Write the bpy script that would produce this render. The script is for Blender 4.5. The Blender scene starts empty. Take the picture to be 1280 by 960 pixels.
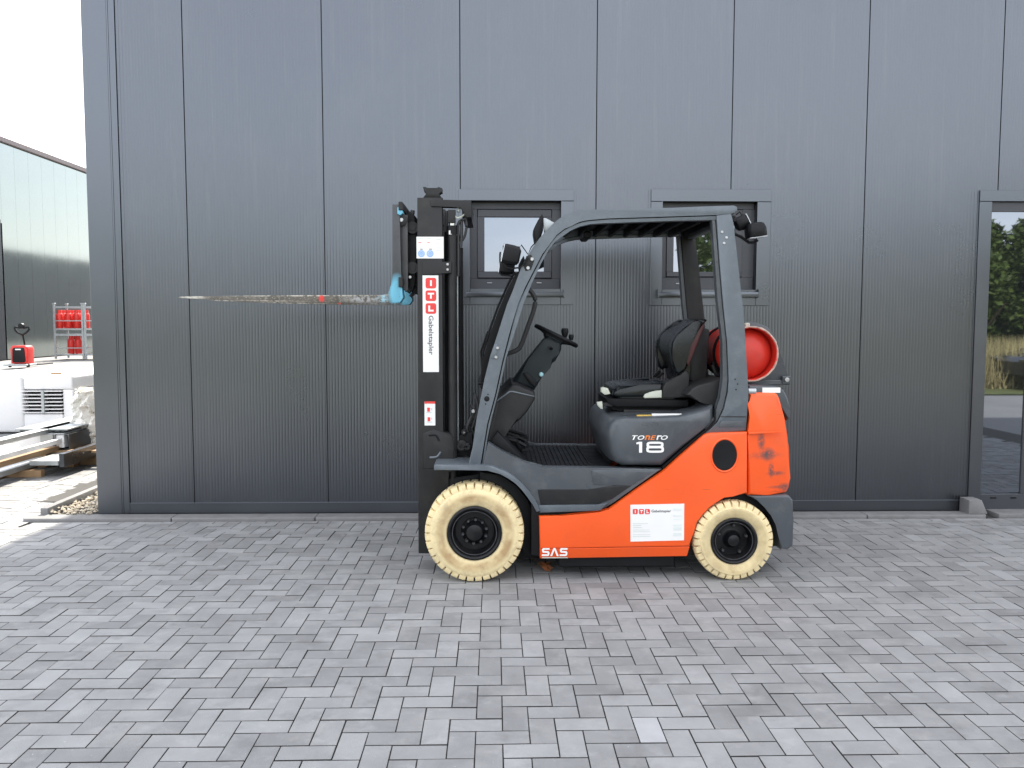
import bpy, bmesh, math, random
from mathutils import Vector, Matrix
random.seed(7)
R = math.radians
scene = bpy.context.scene
COL = scene.collection

# ------------------------------------------------------------ camera
F_PX, PITCH, YAW, ROLL, CAM_H, CAM_D = 1060.5, 0.0728, 0.0208, 0.0007, 1.5254, 6.742
fw = Vector((math.sin(YAW)*math.cos(PITCH), math.cos(YAW)*math.cos(PITCH), -math.sin(PITCH)))
r0 = Vector((math.cos(YAW), -math.sin(YAW), 0)); u0 = r0.cross(fw)
rt = r0*math.cos(ROLL) + u0*math.sin(ROLL); up = -r0*math.sin(ROLL) + u0*math.cos(ROLL)
CAM = Vector((0, -CAM_D, CAM_H))
cd = bpy.data.cameras.new('camera'); cam = bpy.data.objects.new('camera', cd); COL.objects.link(cam)
cd.sensor_width = 36; cd.lens = F_PX/1280*36; cd.clip_end = 3000; cd.clip_start = 0.05
M = Matrix.Identity(4)
for i in range(3):
    M[i][0] = rt[i]; M[i][1] = up[i]; M[i][2] = -fw[i]; M[i][3] = CAM[i]
cam.matrix_world = M
scene.camera = cam

# ------------------------------------------------------------ world, sun, exposure
SUN_EL, SUN_AZ = 45, 1.5          # degrees; azimuth from +y towards +x
w = bpy.data.worlds.new('World'); scene.world = w; w.use_nodes = True
nt = w.node_tree; nt.nodes.clear()
out = nt.nodes.new('ShaderNodeOutputWorld'); bg = nt.nodes.new('ShaderNodeBackground')
sky = nt.nodes.new('ShaderNodeTexSky'); sky.sky_type = 'NISHITA'; sky.sun_disc = False
sky.sun_elevation = R(SUN_EL); sky.sun_rotation = R(SUN_AZ); sky.air_density = 1.0; sky.dust_density = 1.6; sky.ozone_density = 1.0
tc = nt.nodes.new('ShaderNodeTexCoord'); mp = nt.nodes.new('ShaderNodeMapping'); mp.inputs['Scale'].default_value = (1.6, 1.6, 5.0)
nz = nt.nodes.new('ShaderNodeTexNoise'); nz.inputs['Scale'].default_value = 1.7; nz.inputs['Detail'].default_value = 7; nz.inputs['Roughness'].default_value = .55
rp = nt.nodes.new('ShaderNodeMapRange'); rp.inputs[1].default_value = .42; rp.inputs[2].default_value = .72; rp.inputs[3].default_value = 0.45; rp.inputs[4].default_value = .95
mx = nt.nodes.new('ShaderNodeMix'); mx.data_type = 'RGBA'; mx.inputs['B'].default_value = (9.9, 9.8, 9.9, 1)
L = nt.links.new
L(tc.outputs['Generated'], mp.inputs[0]); L(mp.outputs[0], nz.inputs['Vector']); L(nz.outputs['Fac'], rp.inputs[0])
L(rp.outputs[0], mx.inputs['Factor']); L(sky.outputs[0], mx.inputs['A']); L(mx.outputs['Result'], bg.inputs['Color'])
bg.inputs['Strength'].default_value = 0.12; L(bg.outputs[0], out.inputs['Surface'])
sd = bpy.data.lights.new('sun', 'SUN'); sd.energy = 4.6; sd.angle = R(.55); sd.color = (1, .92, .8)
sun = bpy.data.objects.new('sun', sd); COL.objects.link(sun)
sdir = Vector((math.sin(R(SUN_AZ))*math.cos(R(SUN_EL)), math.cos(R(SUN_AZ))*math.cos(R(SUN_EL)), math.sin(R(SUN_EL))))
sun.rotation_euler = sdir.to_track_quat('Z', 'Y').to_euler()
sun.location = (0, 5, 12)
vs = scene.view_settings; vs.view_transform = 'Standard'; vs.look = 'None'; vs.exposure = 1.45; vs.gamma = 1; vs.use_curve_mapping = False

# ------------------------------------------------------------ helpers
def at(px, py, Y):
    """the place on the upright plane y = Y that lies behind a point of the photograph (1280 wide)"""
    d = rt*(px-640) + up*(480-py) + fw*F_PX
    t = (Y-CAM.y)/d.y
    p = CAM + d*t
    return p.x, p.z
def gnd(px, py, z=0.0):
    d = rt*(px-640) + up*(480-py) + fw*F_PX
    p = CAM + d*((z-CAM.z)/d.z)
    return p.x, p.y
def PP(pts, Y): return [at(x, y, Y) for x, y in pts]

def tag(o, label=None, cat=None, group=None, kind=None):
    if label: o['label'] = label
    if cat: o['category'] = cat
    if group: o['group'] = group
    if kind: o['kind'] = kind
    return o
def empty(name, loc, label=None, cat=None, group=None, kind=None, rz=0):
    o = bpy.data.objects.new(name, None); COL.objects.link(o); o.location = loc; o.rotation_euler.z = rz
    o.empty_display_size = .1
    return tag(o, label, cat, group, kind)
def sharp(bm, ang=32):
    c = math.cos(R(ang))
    for f in bm.faces: f.smooth = True
    for e in bm.edges:
        e.smooth = not (len(e.link_faces) == 2 and e.link_faces[0].normal.dot(e.link_faces[1].normal) < c)
def rootof(p):
    while p.parent: p = p.parent
    return p
def obj(name, bm, mat, parent=None, ang=32, local=False, loc=None):
    bm.normal_update(); sharp(bm, ang)
    me = bpy.data.meshes.new(name); bm.to_mesh(me); bm.free()
    if mat:
        for m in (mat if isinstance(mat, (list, tuple)) else [mat]): me.materials.append(m)
    o = bpy.data.objects.new(name, me); COL.objects.link(o)
    if parent:
        o.parent = parent
        if not local: me.transform(Matrix.Translation(-rootof(parent).location))
    if loc is not None: o.location = loc
    return o
def mobj(name, verts, faces, mat, parent=None, local=False):
    me = bpy.data.meshes.new(name); me.from_pydata(verts, [], faces)
    if mat: me.materials.append(mat)
    o = bpy.data.objects.new(name, me); COL.objects.link(o)
    if parent:
        o.parent = parent
        if not local: me.transform(Matrix.Translation(-rootof(parent).location))
    return o
def copy_tree(o, parent=None):
    c = o.copy(); COL.objects.link(c)
    if parent: c.parent = parent
    for ch in list(o.children): copy_tree(ch, c)
    return c
def BM(): return bmesh.new()
def box(bm, x0, x1, y0, y1, z0, z1, bev=0, seg=1, mat=None):
    vs = [bm.verts.new((x, y, z)) for x in (x0, x1) for y in (y0, y1) for z in (z0, z1)]
    F = [(0,1,3,2),(4,6,7,5),(0,4,5,1),(2,3,7,6),(0,2,6,4),(1,5,7,3)]
    fs = [bm.faces.new([vs[i] for i in f]) for f in F]
    if mat is not None: bmesh.ops.transform(bm, matrix=mat, verts=vs)
    if bev: bmesh.ops.bevel(bm, geom=list({e for f in fs for e in f.edges}), offset=bev, segments=seg, affect='EDGES', profile=.5)
    return bm
def prism(bm, pts, y0, y1, bev=0, seg=2, back=True):
    """outline (x,z) pushed from y0 to y1, its rims bevelled"""
    a = sum(pts[i][0]*pts[(i+1) % len(pts)][1]-pts[(i+1) % len(pts)][0]*pts[i][1] for i in range(len(pts)))
    if a < 0: pts = pts[::-1]
    n = len(pts)
    A = [bm.verts.new((x, y0, z)) for x, z in pts]; B = [bm.verts.new((x, y1, z)) for x, z in pts]
    fa = bm.faces.new(A); fb = bm.faces.new(B[::-1])
    for i in range(n): bm.faces.new((A[(i+1) % n], A[i], B[i], B[(i+1) % n]))
    if bev:
        ed = list(fa.edges)+(list(fb.edges) if back else [])
        bmesh.ops.bevel(bm, geom=ed, offset=bev, segments=seg, affect='EDGES', profile=.5, clamp_overlap=True)
    return bm
def rnd(pts, r=.3, n=3, keep=()):
    """cut each corner of an outline round"""
    o = []
    for i, p in enumerate(pts):
        if i in keep: o.append(p); continue
        a = Vector(pts[i-1]); b = Vector(p); c = Vector(pts[(i+1) % len(pts)])
        s = b+(a-b)*min(.45, r); e = b+(c-b)*min(.45, r)
        for k in range(n+1):
            t = k/n; o.append(tuple(s*(1-t)**2+b*2*t*(1-t)+e*t*t))
    return o
def smoothline(pts, n=6):
    """Catmull-Rom through points of any dimension"""
    P = [Vector(p) for p in pts]; P = [P[0]*2-P[1]]+P+[P[-1]*2-P[-2]]
    o = []
    for i in range(1, len(P)-2):
        for k in range(n):
            t = k/n
            o.append(tuple(.5*((2*P[i])+(P[i+1]-P[i-1])*t+(2*P[i-1]-5*P[i]+4*P[i+1]-P[i+2])*t*t+(3*P[i]-P[i-1]-3*P[i+1]+P[i+2])*t**3)))
    o.append(tuple(P[-2])); return o
def tube(bm, path, r, seg=8, cap=True, rr=None):
    P = [Vector(p) for p in path]; rings = []
    up_ = Vector((0, 0, 1)) if abs((P[1]-P[0]).normalized().z) < .9 else Vector((0, 1, 0))
    for i, p in enumerate(P):
        t = (P[min(i+1, len(P)-1)]-P[max(i-1, 0)]).normalized()
        a = t.cross(up_)
        if a.length < 1e-4: a = t.cross(Vector((1, 0, 0)))
        a.normalize(); b = t.cross(a)
        q = rr[i] if rr else r
        rings.append([bm.verts.new(p+(a*math.cos(2*math.pi*k/seg)+b*math.sin(2*math.pi*k/seg))*q) for k in range(seg)])
    for i in range(len(rings)-1):
        for k in range(seg):
            bm.faces.new((rings[i][k], rings[i][(k+1) % seg], rings[i+1][(k+1) % seg], rings[i+1][k]))
    if cap: bm.faces.new(rings[0][::-1]); bm.faces.new(rings[-1])
    return bm
def lathe(bm, prof, c=(0, 0, 0), axis='y', seg=24, sgn=1):
    """prof: (radius, along) pairs turned about the axis through c"""
    C = Vector(c); rings = []
    for r, h in prof:
        ring = []
        for k in range(seg):
            a = 2*math.pi*k/seg; u, v = r*math.cos(a), r*math.sin(a)
            q = {'y': (u, h, v), 'z': (u, v, h), 'x': (h, u, v)}[axis]
            ring.append(bm.verts.new(C+Vector(q)))
        rings.append(ring)
    for i in range(len(rings)-1):
        for k in range(seg):
            try: bm.faces.new((rings[i][k], rings[i+1][k], rings[i+1][(k+1) % seg], rings[i][(k+1) % seg]))
            except ValueError: pass
    if prof[0][0] > 1e-5: bm.faces.new(rings[0])
    if prof[-1][0] > 1e-5: bm.faces.new(rings[-1][::-1])
    bmesh.ops.remove_doubles(bm, verts=[v for r_ in rings for v in r_], dist=1e-6)
    bmesh.ops.recalc_face_normals(bm, faces=bm.faces)
    return bm
def torus(bm, c, R_, r, nrm, seg=40, sub=8):
    n = Vector(nrm).normalized(); a = n.orthogonal().normalized(); b = n.cross(a); C = Vector(c)
    ring = []
    for i in range(seg):
        t = 2*math.pi*i/seg; d = a*math.cos(t)+b*math.sin(t)
        ring.append([bm.verts.new(C+d*(R_+r*math.cos(2*math.pi*k/sub))+n*r*math.sin(2*math.pi*k/sub)) for k in range(sub)])
    for i in range(seg):
        for k in range(sub):
            bm.faces.new((ring[i][k], ring[(i+1) % seg][k], ring[(i+1) % seg][(k+1) % sub], ring[i][(k+1) % sub]))
    return bm
def text_mesh(name, body, x0, x1, z0, z1, Y, mat, parent, rot=0, shear=0, bold=0.0, depth=.0008):
    """lettering fitted to a rectangle on the plane y = Y, read from -y; rot=90 turns it to read downwards"""
    c = bpy.data.curves.new('lettering', 'FONT'); c.body = body; c.shear = shear; c.offset = bold; c.resolution_u = 3
    t = bpy.data.objects.new('lettering', c); me = bpy.data.meshes.new_from_object(t)
    bpy.data.objects.remove(t)
    X = [v.co.x for v in me.vertices]; Z = [v.co.y for v in me.vertices]
    ax, bx, az, bz = min(X), max(X), min(Z), max(Z)
    o0 = rootof(parent).location
    for v in me.vertices:
        u = (v.co.x-ax)/(bx-ax); q = (v.co.y-az)/(bz-az)
        if rot: u, q = q, 1-u
        v.co = Vector((x0+(x1-x0)*u, Y, z0+(z1-z0)*q))-o0
    me.name = name; me.materials.clear(); me.materials.append(mat)
    o = bpy.data.objects.new(name, me); COL.objects.link(o); o.parent = parent
    return o

# ------------------------------------------------------------ materials
def material(name, col, rough=.5, metal=0, var=.12, vscale=6, bump=.0, bscale=80, spec=.5, coat=0, dirt=None, dscale=3, damt=.5, rvar=.1, stretch=None, objrand=0, trans=0, island=0):
    m = bpy.data.materials.new(name); m.use_nodes = True; t = m.node_tree; N = t.nodes; K = t.links.new
    b = N['Principled BSDF']; b.inputs['Roughness'].default_value = rough; b.inputs['Metallic'].default_value = metal
    b.inputs['Specular IOR Level'].default_value = spec; b.inputs['Coat Weight'].default_value = coat; b.inputs['Coat Roughness'].default_value = .12
    b.inputs['Transmission Weight'].default_value = trans
    tc = N.new('ShaderNodeTexCoord'); mp = N.new('ShaderNodeMapping'); K(tc.outputs['Object'], mp.inputs[0])
    if stretch: mp.inputs['Scale'].default_value = stretch
    n = N.new('ShaderNodeTexNoise'); n.inputs['Scale'].default_value = vscale; n.inputs['Detail'].default_value = 6; n.inputs['Roughness'].default_value = .6
    K(mp.outputs[0], n.inputs['Vector'])
    hs = N.new('ShaderNodeHueSaturation'); hs.inputs['Color'].default_value = (*col, 1)
    r = N.new('ShaderNodeMapRange'); r.inputs[1].default_value = .3; r.inputs[2].default_value = .7; r.inputs[3].default_value = 1-var; r.inputs[4].default_value = 1+var
    K(n.outputs['Fac'], r.inputs[0])
    val = r.outputs[0]
    if objrand or island:
        src = N.new('ShaderNodeObjectInfo').outputs['Random'] if objrand else N.new('ShaderNodeNewGeometry').outputs['Random Per Island']
        a = objrand or island
        r2 = N.new('ShaderNodeMapRange'); r2.inputs[3].default_value = 1-a; r2.inputs[4].default_value = 1+a; K(src, r2.inputs[0])
        mm = N.new('ShaderNodeMath'); mm.operation = 'MULTIPLY'; K(val, mm.inputs[0]); K(r2.outputs[0], mm.inputs[1]); val = mm.outputs[0]
    K(val, hs.inputs['Value'])
    colout = hs.outputs['Color']
    if dirt:
        n2 = N.new('ShaderNodeTexNoise'); n2.inputs['Scale'].default_value = dscale; n2.inputs['Detail'].default_value = 9; n2.inputs['Roughness'].default_value = .7
        K(tc.outputs['Object'], n2.inputs['Vector'])
        r3 = N.new('ShaderNodeMapRange'); r3.inputs[1].default_value = .5; r3.inputs[2].default_value = .72; r3.inputs[4].default_value = damt; K(n2.outputs['Fac'], r3.inputs[0])
        mxx = N.new('ShaderNodeMix'); mxx.data_type = 'RGBA'; mxx.inputs['B'].default_value = (*dirt, 1)
        K(r3.outputs[0], mxx.inputs['Factor']); K(colout, mxx.inputs['A']); colout = mxx.outputs['Result']
    K(colout, b.inputs['Base Color'])
    r4 = N.new('ShaderNodeMapRange'); r4.inputs[1].default_value = .3; r4.inputs[2].default_value = .7; r4.inputs[3].default_value = max(.02, rough-rvar); r4.inputs[4].default_value = min(1, rough+rvar)
    K(n.outputs['Fac'], r4.inputs[0]); K(r4.outputs[0], b.inputs['Roughness'])
    if bump:
        n3 = N.new('ShaderNodeTexNoise'); n3.inputs['Scale'].default_value = bscale; n3.inputs['Detail'].default_value = 4; K(mp.outputs[0], n3.inputs['Vector'])
        bp = N.new('ShaderNodeBump'); bp.inputs['Strength'].default_value = 1; bp.inputs['Distance'].default_value = bump
        K(n3.outputs['Fac'], bp.inputs['Height']); K(bp.outputs[0], b.inputs['Normal'])
    return m
def nodes_of(m): return m.node_tree.nodes, m.node_tree.links.new, m.node_tree.nodes['Principled BSDF']
def mix_in(m, fac, col, rough=None):
    """lay a second colour over the base by a factor socket"""
    N, K, b = nodes_of(m); src = b.inputs['Base Color'].links[0].from_socket
    x = N.new('ShaderNodeMix'); x.data_type = 'RGBA'; x.inputs['B'].default_value = (*col, 1)
    K(fac, x.inputs['Factor']); K(src, x.inputs['A']); K(x.outputs['Result'], b.inputs['Base Color'])
    return x
def noise_sock(m, scale, lo, hi, stretch=(1, 1, 1), detail=6, amt=1, offs=(0, 0, 0), rough=.6):
    N, K, b = nodes_of(m); tc = N.new('ShaderNodeTexCoord'); mp = N.new('ShaderNodeMapping'); mp.inputs['Scale'].default_value = stretch; mp.inputs['Location'].default_value = offs
    n = N.new('ShaderNodeTexNoise'); n.inputs['Scale'].default_value = scale; n.inputs['Detail'].default_value = detail; n.inputs['Roughness'].default_value = rough
    r = N.new('ShaderNodeMapRange'); r.inputs[1].default_value = lo; r.inputs[2].default_value = hi; r.inputs[4].default_value = amt
    K(tc.outputs['Object'], mp.inputs[0]); K(mp.outputs[0], n.inputs['Vector']); K(n.outputs['Fac'], r.inputs[0]); return r.outputs[0]
def blob_sock(m, c, rad, soft=.5):
    """1 inside an ellipsoid of the object's own space, 0 outside"""
    N, K, b = nodes_of(m); tc = N.new('ShaderNodeTexCoord'); mp = N.new('ShaderNodeMapping')
    mp.vector_type = 'POINT'; mp.inputs['Location'].default_value = [-c[i]/rad[i] for i in range(3)]; mp.inputs['Scale'].default_value = [1/r for r in rad]
    v = N.new('ShaderNodeVectorMath'); v.operation = 'LENGTH'; r = N.new('ShaderNodeMapRange'); r.inputs[1].default_value = 1; r.inputs[2].default_value = soft; 
    K(tc.outputs['Object'], mp.inputs[0]); K(mp.outputs[0], v.inputs[0]); K(v.outputs['Value'], r.inputs[0]); return r.outputs[0]
def mul(m, a, b_):
    N, K, b = nodes_of(m); x = N.new('ShaderNodeMath'); x.operation = 'MULTIPLY'; K(a, x.inputs[0]); K(b_, x.inputs[1]); return x.outputs[0]

WALLC = (.126, .136, .153)
m_wall = material('coated_steel_wall', WALLC, .29, 1.0, .03, .7, rvar=.025, dirt=(.18, .185, .195), dscale=1.3, damt=.15)
m_trim = material('coated_trim', (.130, .141, .159), .3, 1.0, .04, 1.2, rvar=.04)
m_frame = material('window_frame_grey', (.045, .048, .057), .42, 0, .05, 3, rvar=.05)
m_joint = material('joint_shadow_gap', (.012, .013, .015), .8, 0)
m_glass = material('dark_window_glass', (.012, .014, .014), .015, 0, 0, 1, spec=1.0, rvar=0)
nodes_of(m_glass)[2].inputs['IOR'].default_value = 2.1; nodes_of(m_glass)[2].inputs['Specular Tint'].default_value = (.8, .87, 1, 1)
m_conc = material('concrete_kerb', (.18, .18, .18), .85, 0, .16, 9, bump=.002, bscale=60, dirt=(.13, .13, .13), dscale=5, damt=.6)
m_paverA = material('paver_single', (.247, .250, .252), .82, 0, .12, 5, bump=.0016, bscale=160, objrand=.17, dirt=(.33, .33, .32), dscale=4, damt=.55, spec=.35)
m_paverB = material('paver_field', (.247, .250, .252), .82, 0, .12, 5, bump=.0016, bscale=160, island=.17, dirt=(.33, .33, .32), dscale=4, damt=.55, spec=.35)
m_paverW = material('paver_pale', (.36, .365, .375), .8, 0, .08, 8, bump=.0012, bscale=160)
m_sand = material('joint_sand', (.05, .049, .046), .95, 0, .3, 20, bump=.003, bscale=90)
m_far = material('far_ground', (.22, .22, .22), .9, 0, .12, .6, bump=.004, bscale=30)
for mm_ in (m_paverA, m_paverB):
    mix_in(mm_, noise_sock(mm_, 9, .55, .75, detail=7, amt=.35, offs=(3, 1, 0)), (.42, .42, .42))
    mix_in(mm_, noise_sock(mm_, 5, .56, .7, detail=8, amt=.4, offs=(9, 4, 0)), (.12, .12, .12))
    mix_in(mm_, noise_sock(mm_, 70, .70, .76, detail=3, amt=.6), (.6, .6, .6))
for mm_ in (m_paverA, m_paverB, m_paverW, m_wall):          # place-fixed grain, so that copies of a piece do not repeat it
    N_, K_, b_ = nodes_of(mm_); gp = N_.new('ShaderNodeNewGeometry')
    for l_ in list(mm_.node_tree.links):
        if l_.from_node.type == 'TEX_COORD': K_(gp.outputs['Position'], l_.to_socket)
mix_in(m_wall, noise_sock(m_wall, 3, .55, .8, (7, 1, .3), 6, .22), (.21, .21, .205))
m_orange = material('orange_paint', (.86, .10, .012), .38, 0, .04, 3, bump=.0002, bscale=250, coat=.12, dirt=(.6, .09, .03), dscale=5, damt=.3, rvar=.06)
mix_in(m_orange, noise_sock(m_orange, 5, .69, .72, (1, 1, 16), 6, .55, (2, 0, 5)), (.1, .05, .03))
mix_in(m_orange, noise_sock(m_orange, 60, .72, .76, (1, 1, 1), 3, .5), (.5, .3, .2))
m_grey = material('grey_paint', (.064, .073, .083), .33, 0, .08, 5, bump=.0004, bscale=200, rvar=.08, dirt=(.16, .17, .18), dscale=9, damt=.35)
m_guard = material('guard_paint', (.115, .135, .155), .36, .25, .06, 6, bump=.0005, bscale=160, rvar=.08, dirt=(.2, .22, .23), dscale=12, damt=.3)
m_mast = material('mast_paint', (.019, .0195, .0205), .5, 0, .2, 6, bump=.0006, bscale=120, rvar=.1, dirt=(.045, .043, .04), dscale=7, damt=.5, spec=.3)
m_black = material('black_plastic', (.006, .0065, .008), .5, spec=.25, metal=0, var=.2, vscale=12, bump=.0004, bscale=220, rvar=.1)
m_rubber = material('black_rubber', (.007, .007, .008), .7, 0, .2, 12, spec=.2)
m_dash = material('dark_green_black_plastic', (.016, .023, .026), .5, 0, .1, 8, bump=.0003, bscale=250, spec=.3)
m_vinyl = material('black_vinyl_seat', (.004, .006, .007), .24, 0, .1, 9, spec=.4, bump=.0004, bscale=260, rvar=.08)
m_red_shell = material('dark_red_shell', (.05, .004, .005), .45, 0, .15, 8)
m_steel = material('bare_steel', (.45, .45, .46), .35, .9, .15, 20)
m_chrome = material('chrome_rod', (.5, .5, .47), .2, 1, .05, 5)
m_rim = material('rim_black', (.006, .0065, .008), .38, 0, .25, 14, dirt=(.03, .027, .024), dscale=9, damt=.5, spec=.3)
m_tyre = material('cream_tyre', (.76, .63, .36), .72, 0, .08, 9, bump=.0016, bscale=70, dirt=(.36, .28, .18), dscale=12, damt=.65, rvar=.06)
m_nut = material('greasy_nut', (.07, .07, .075), .4, .5, .3, 30)
m_tank = material('red_gas_tank', (.62, .034, .02), .42, 0, .08, 8, bump=.0005, bscale=60, dirt=(.4, .05, .04), dscale=14, damt=.5)
m_red = material('red_enamel', (.62, .03, .022), .4, 0, .1, 5)
m_worn = material('worn_edge', (.5, .36, .3), .7, 0, .3, 30)
m_white = material('white_label', (.8, .8, .78), .45, 0, .02, 8)
m_lred = material('label_red', (.72, .05, .045), .5, 0, .02, 8)
m_ldark = material('label_ink', (.09, .09, .1), .5, 0, 0, 8)
m_lgrey = material('label_pale_ink', (.58, .62, .6), .5, 0, 0, 8)
m_lblue = material('label_blue', (.13, .28, .62), .5, 0, .05, 40)
m_lorange = material('label_orange', (.75, .2, .04), .5, 0, 0, 8)
m_cream = material('cream_plastic', (.5, .52, .44), .5, 0, .05, 8)
m_yellow = material('warning_yellow', (.6, .4, .08), .5, 0, .05, 8)
m_galv = material('galvanised_steel', (.42, .45, .46), .4, .6, .12, 9)
m_wood = material('pallet_wood', (.34, .22, .12), .8, 0, .2, 8, bump=.001, bscale=60, stretch=(1, .2, 1))
m_foil = material('crinkled_plastic_sheet', (.74, .72, .66), .3, 0, .1, 5, bump=.03, bscale=9, trans=.15)
m_whitefoil = material('white_wrapped_sheet', (.8, .8, .8), .45, 0, .04, 3, bump=.01, bscale=6)
m_hall = material('pale_hall_cladding', (.25, .28, .27), .1, .92, .03, .5, rvar=.02)
m_pebble = material('pebbles', (.5, .44, .34), .85, 0, .15, 30, island=.4)
m_bark = material('bark', (.1, .075, .05), .9, 0, .3, 12, bump=.01, bscale=20)
m_leaf = material('leaves', (.075, .11, .022), .6, 0, .35, 2.2, island=.35)
m_leaf2 = material('leaves_pale', (.13, .15, .045), .6, 0, .35, 2.2, island=.35)
m_straw = material('dry_grass', (.36, .31, .15), .8, 0, .25, 1.5, island=.3)
m_grassg = material('green_grass', (.10, .115, .035), .85, 0, .3, 3)
m_carp = material('dark_car_paint', (.025, .03, .037), .2, .2, .02, 3, coat=.8)
m_amber = material('amber_leaf', (.26, .09, .03), .6, 0, .3, 30)
m_hose = material('hose_rubber', (.02, .02, .022), .45)
m_lens = material('lamp_lens', (.55, .57, .6), .08, .1, .05, 30, spec=.8)
m_aqua = material('blue_key_tag', (.35, .62, .66), .4)

def tyre_band(m, R_, lo, hi, col, amt):
    N, K, b = nodes_of(m); tc = N.new('ShaderNodeTexCoord'); sx = N.new('ShaderNodeSeparateXYZ'); cb = N.new('ShaderNodeCombineXYZ'); v = N.new('ShaderNodeVectorMath'); v.operation = 'LENGTH'
    K(tc.outputs['Object'], sx.inputs[0]); K(sx.outputs[0], cb.inputs[0]); K(sx.outputs[2], cb.inputs[1]); K(cb.outputs[0], v.inputs[0])
    cr = N.new('ShaderNodeMapRange'); mid = (lo+hi)/2*R_; cr.inputs[1].default_value = (hi-lo)/2*R_; cr.inputs[2].default_value = (hi-lo)/5*R_
    a = N.new('ShaderNodeMath'); a.operation = 'SUBTRACT'; a.inputs[1].default_value = mid; ab = N.new('ShaderNodeMath'); ab.operation = 'ABSOLUTE'
    K(v.outputs['Value'], a.inputs[0]); K(a.outputs[0], ab.inputs[0]); K(ab.outputs[0], cr.inputs[0])
    mix_in(m, mul(m, cr.outputs[0], noise_sock(m, 7, .3, .62, (1, 1, 1), 8, amt)), col)
m_tyre_front = m_tyre.copy(); m_tyre_rear = m_tyre.copy()
tyre_band(m_tyre_front, .3, .56, .8, (.34, .21, .09), .85); tyre_band(m_tyre_rear, .243, .56, .84, (.42, .32, .16), .7)
# fork steel: worn dark steel, scraped pale along the edges, sky-blue heel paint, one red mark (set after the fork is placed)
m_fork = material('worn_fork_steel', (.11, .10, .085), .5, .35, .3, 20, bump=.001, bscale=90, dirt=(.035, .03, .028), dscale=24, damt=.8)
m_shank = material('fork_shank_grey', (.055, .057, .06), .5, .1, .2, 14, bump=.0006, bscale=90)

# ============================================================ THE SETTING
# ---- pavement: herringbone of single stones
U = 0.1
row0 = gnd(660, 913.2)[1]                      # a cross joint of the photograph
xa = gnd(594.5, 922)[0]                        # left end of a lying stone in that row
PAVX0, PAVX1 = -12.0, 6.6
KX = gnd(66, 639)[0]                           # kerb that runs back beside the gravel strip
KF = -0.185                                    # front of the kerb along the wall
def sink(x, y):
    """the paving falls a little toward the wall"""
    return -.024*max(0, min(1, (x+4.1)/.5))*max(0, min(1, (y+.75)/.5))
gxs = [-14, -9, -6, -4.1, -3.85, -3.6, 7.2]; gys = [-9, -4, -.75, -.5, -.25, .5]
gv = [(x, y, -.009+sink(x, y)) for y in gys for x in gxs]; n7 = len(gxs)
gf = [(r*n7+c, r*n7+c+1, (r+1)*n7+c+1, (r+1)*n7+c) for r in range(len(gys)-1) for c in range(n7-1)]
b0 = len(gv); gv += [(-14, .5, -.009), (KX-.05, .5, -.009), (KX-.05, 9.4, -.009), (-14, 9.4, -.009)]; gf.append((b0, b0+1, b0+2, b0+3))
pave = mobj('pavement', gv, gf, m_sand)
tag(pave, 'grey herringbone block pavement in front of the halls', kind='structure')
def paver_geo(l, wd):
    g = .0022; gy = .0040; c = .0016; x0, x1, y0, y1 = g, l-g, gy, wd-gy
    v = [(x0+c, y0+c, 0), (x1-c, y0+c, 0), (x1-c, y1-c, 0), (x0+c, y1-c, 0), (x0, y0, -.0014), (x1, y0, -.0014), (x1, y1, -.0014), (x0, y1, -.0014),
         (x0, y0, -.03), (x1, y0, -.03), (x1, y1, -.03), (x0, y1, -.03)]
    f = [(0, 1, 2, 3)]+[(i+4, (i+1) % 4+4, (i+1) % 4, i) for i in range(4)]+[(i+8, (i+1) % 4+8, (i+1) % 4+4, i+4) for i in range(4)]
    return v, f
stones = []
for vrow in range(-48, 125):
    for ucol in range(-115, 75):
        s = (ucol+vrow) % 4
        if s not in (0, 2): continue
        x = xa+ucol*U; y = row0+vrow*U - U   # row 0 is the row nearer than the joint
        l, wd = (.2, .1) if s == 0 else (.1, .2)
        cx, cy = x+l/2, y+wd/2
        if not (PAVX0 < cx < PAVX1 and -8.5 < cy < 9): continue
        if x > KX-.034 and y+wd > KF-.004:
            wd = KF-.004-y
            if wd < .025: continue
        elif x+l > KX-.034 and y+wd > KF-.004:
            l = KX-.034-x
            if l < .025: continue
        stones.append((x, y, l, wd))
def shown(x, y):
    d = Vector((x, y, 0))-CAM; z = d.dot(fw)
    if z < .3: return None
    return 640+F_PX*d.dot(rt)/z, 480-F_PX*d.dot(up)/z, z
vis = []
for i, (x, y, l, wd) in enumerate(stones):
    q = shown(x+l/2, y+wd/2)
    if q and -15 < q[0] < 1295 and q[1] < 975: vis.append((q[2], i, q))
vis.sort()
near = {i for _, i, _ in vis[:300]}
geo = {}
for k_, (l, wd) in (('h', (.2, .1)), ('v', (.1, .2))):
    v, f = paver_geo(l, wd)
    for nm, mt in (('g', m_paverA), ('w', m_paverW)):
        me = bpy.data.meshes.new('paver'); me.from_pydata(v, [], f); me.materials.append(mt); me.materials.append(m_sand); geo[k_+nm] = me
        for q in me.polygons[5:]: q.material_index = 1
wx, wy = gnd(818, 912)
rv, rf = [], []
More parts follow.
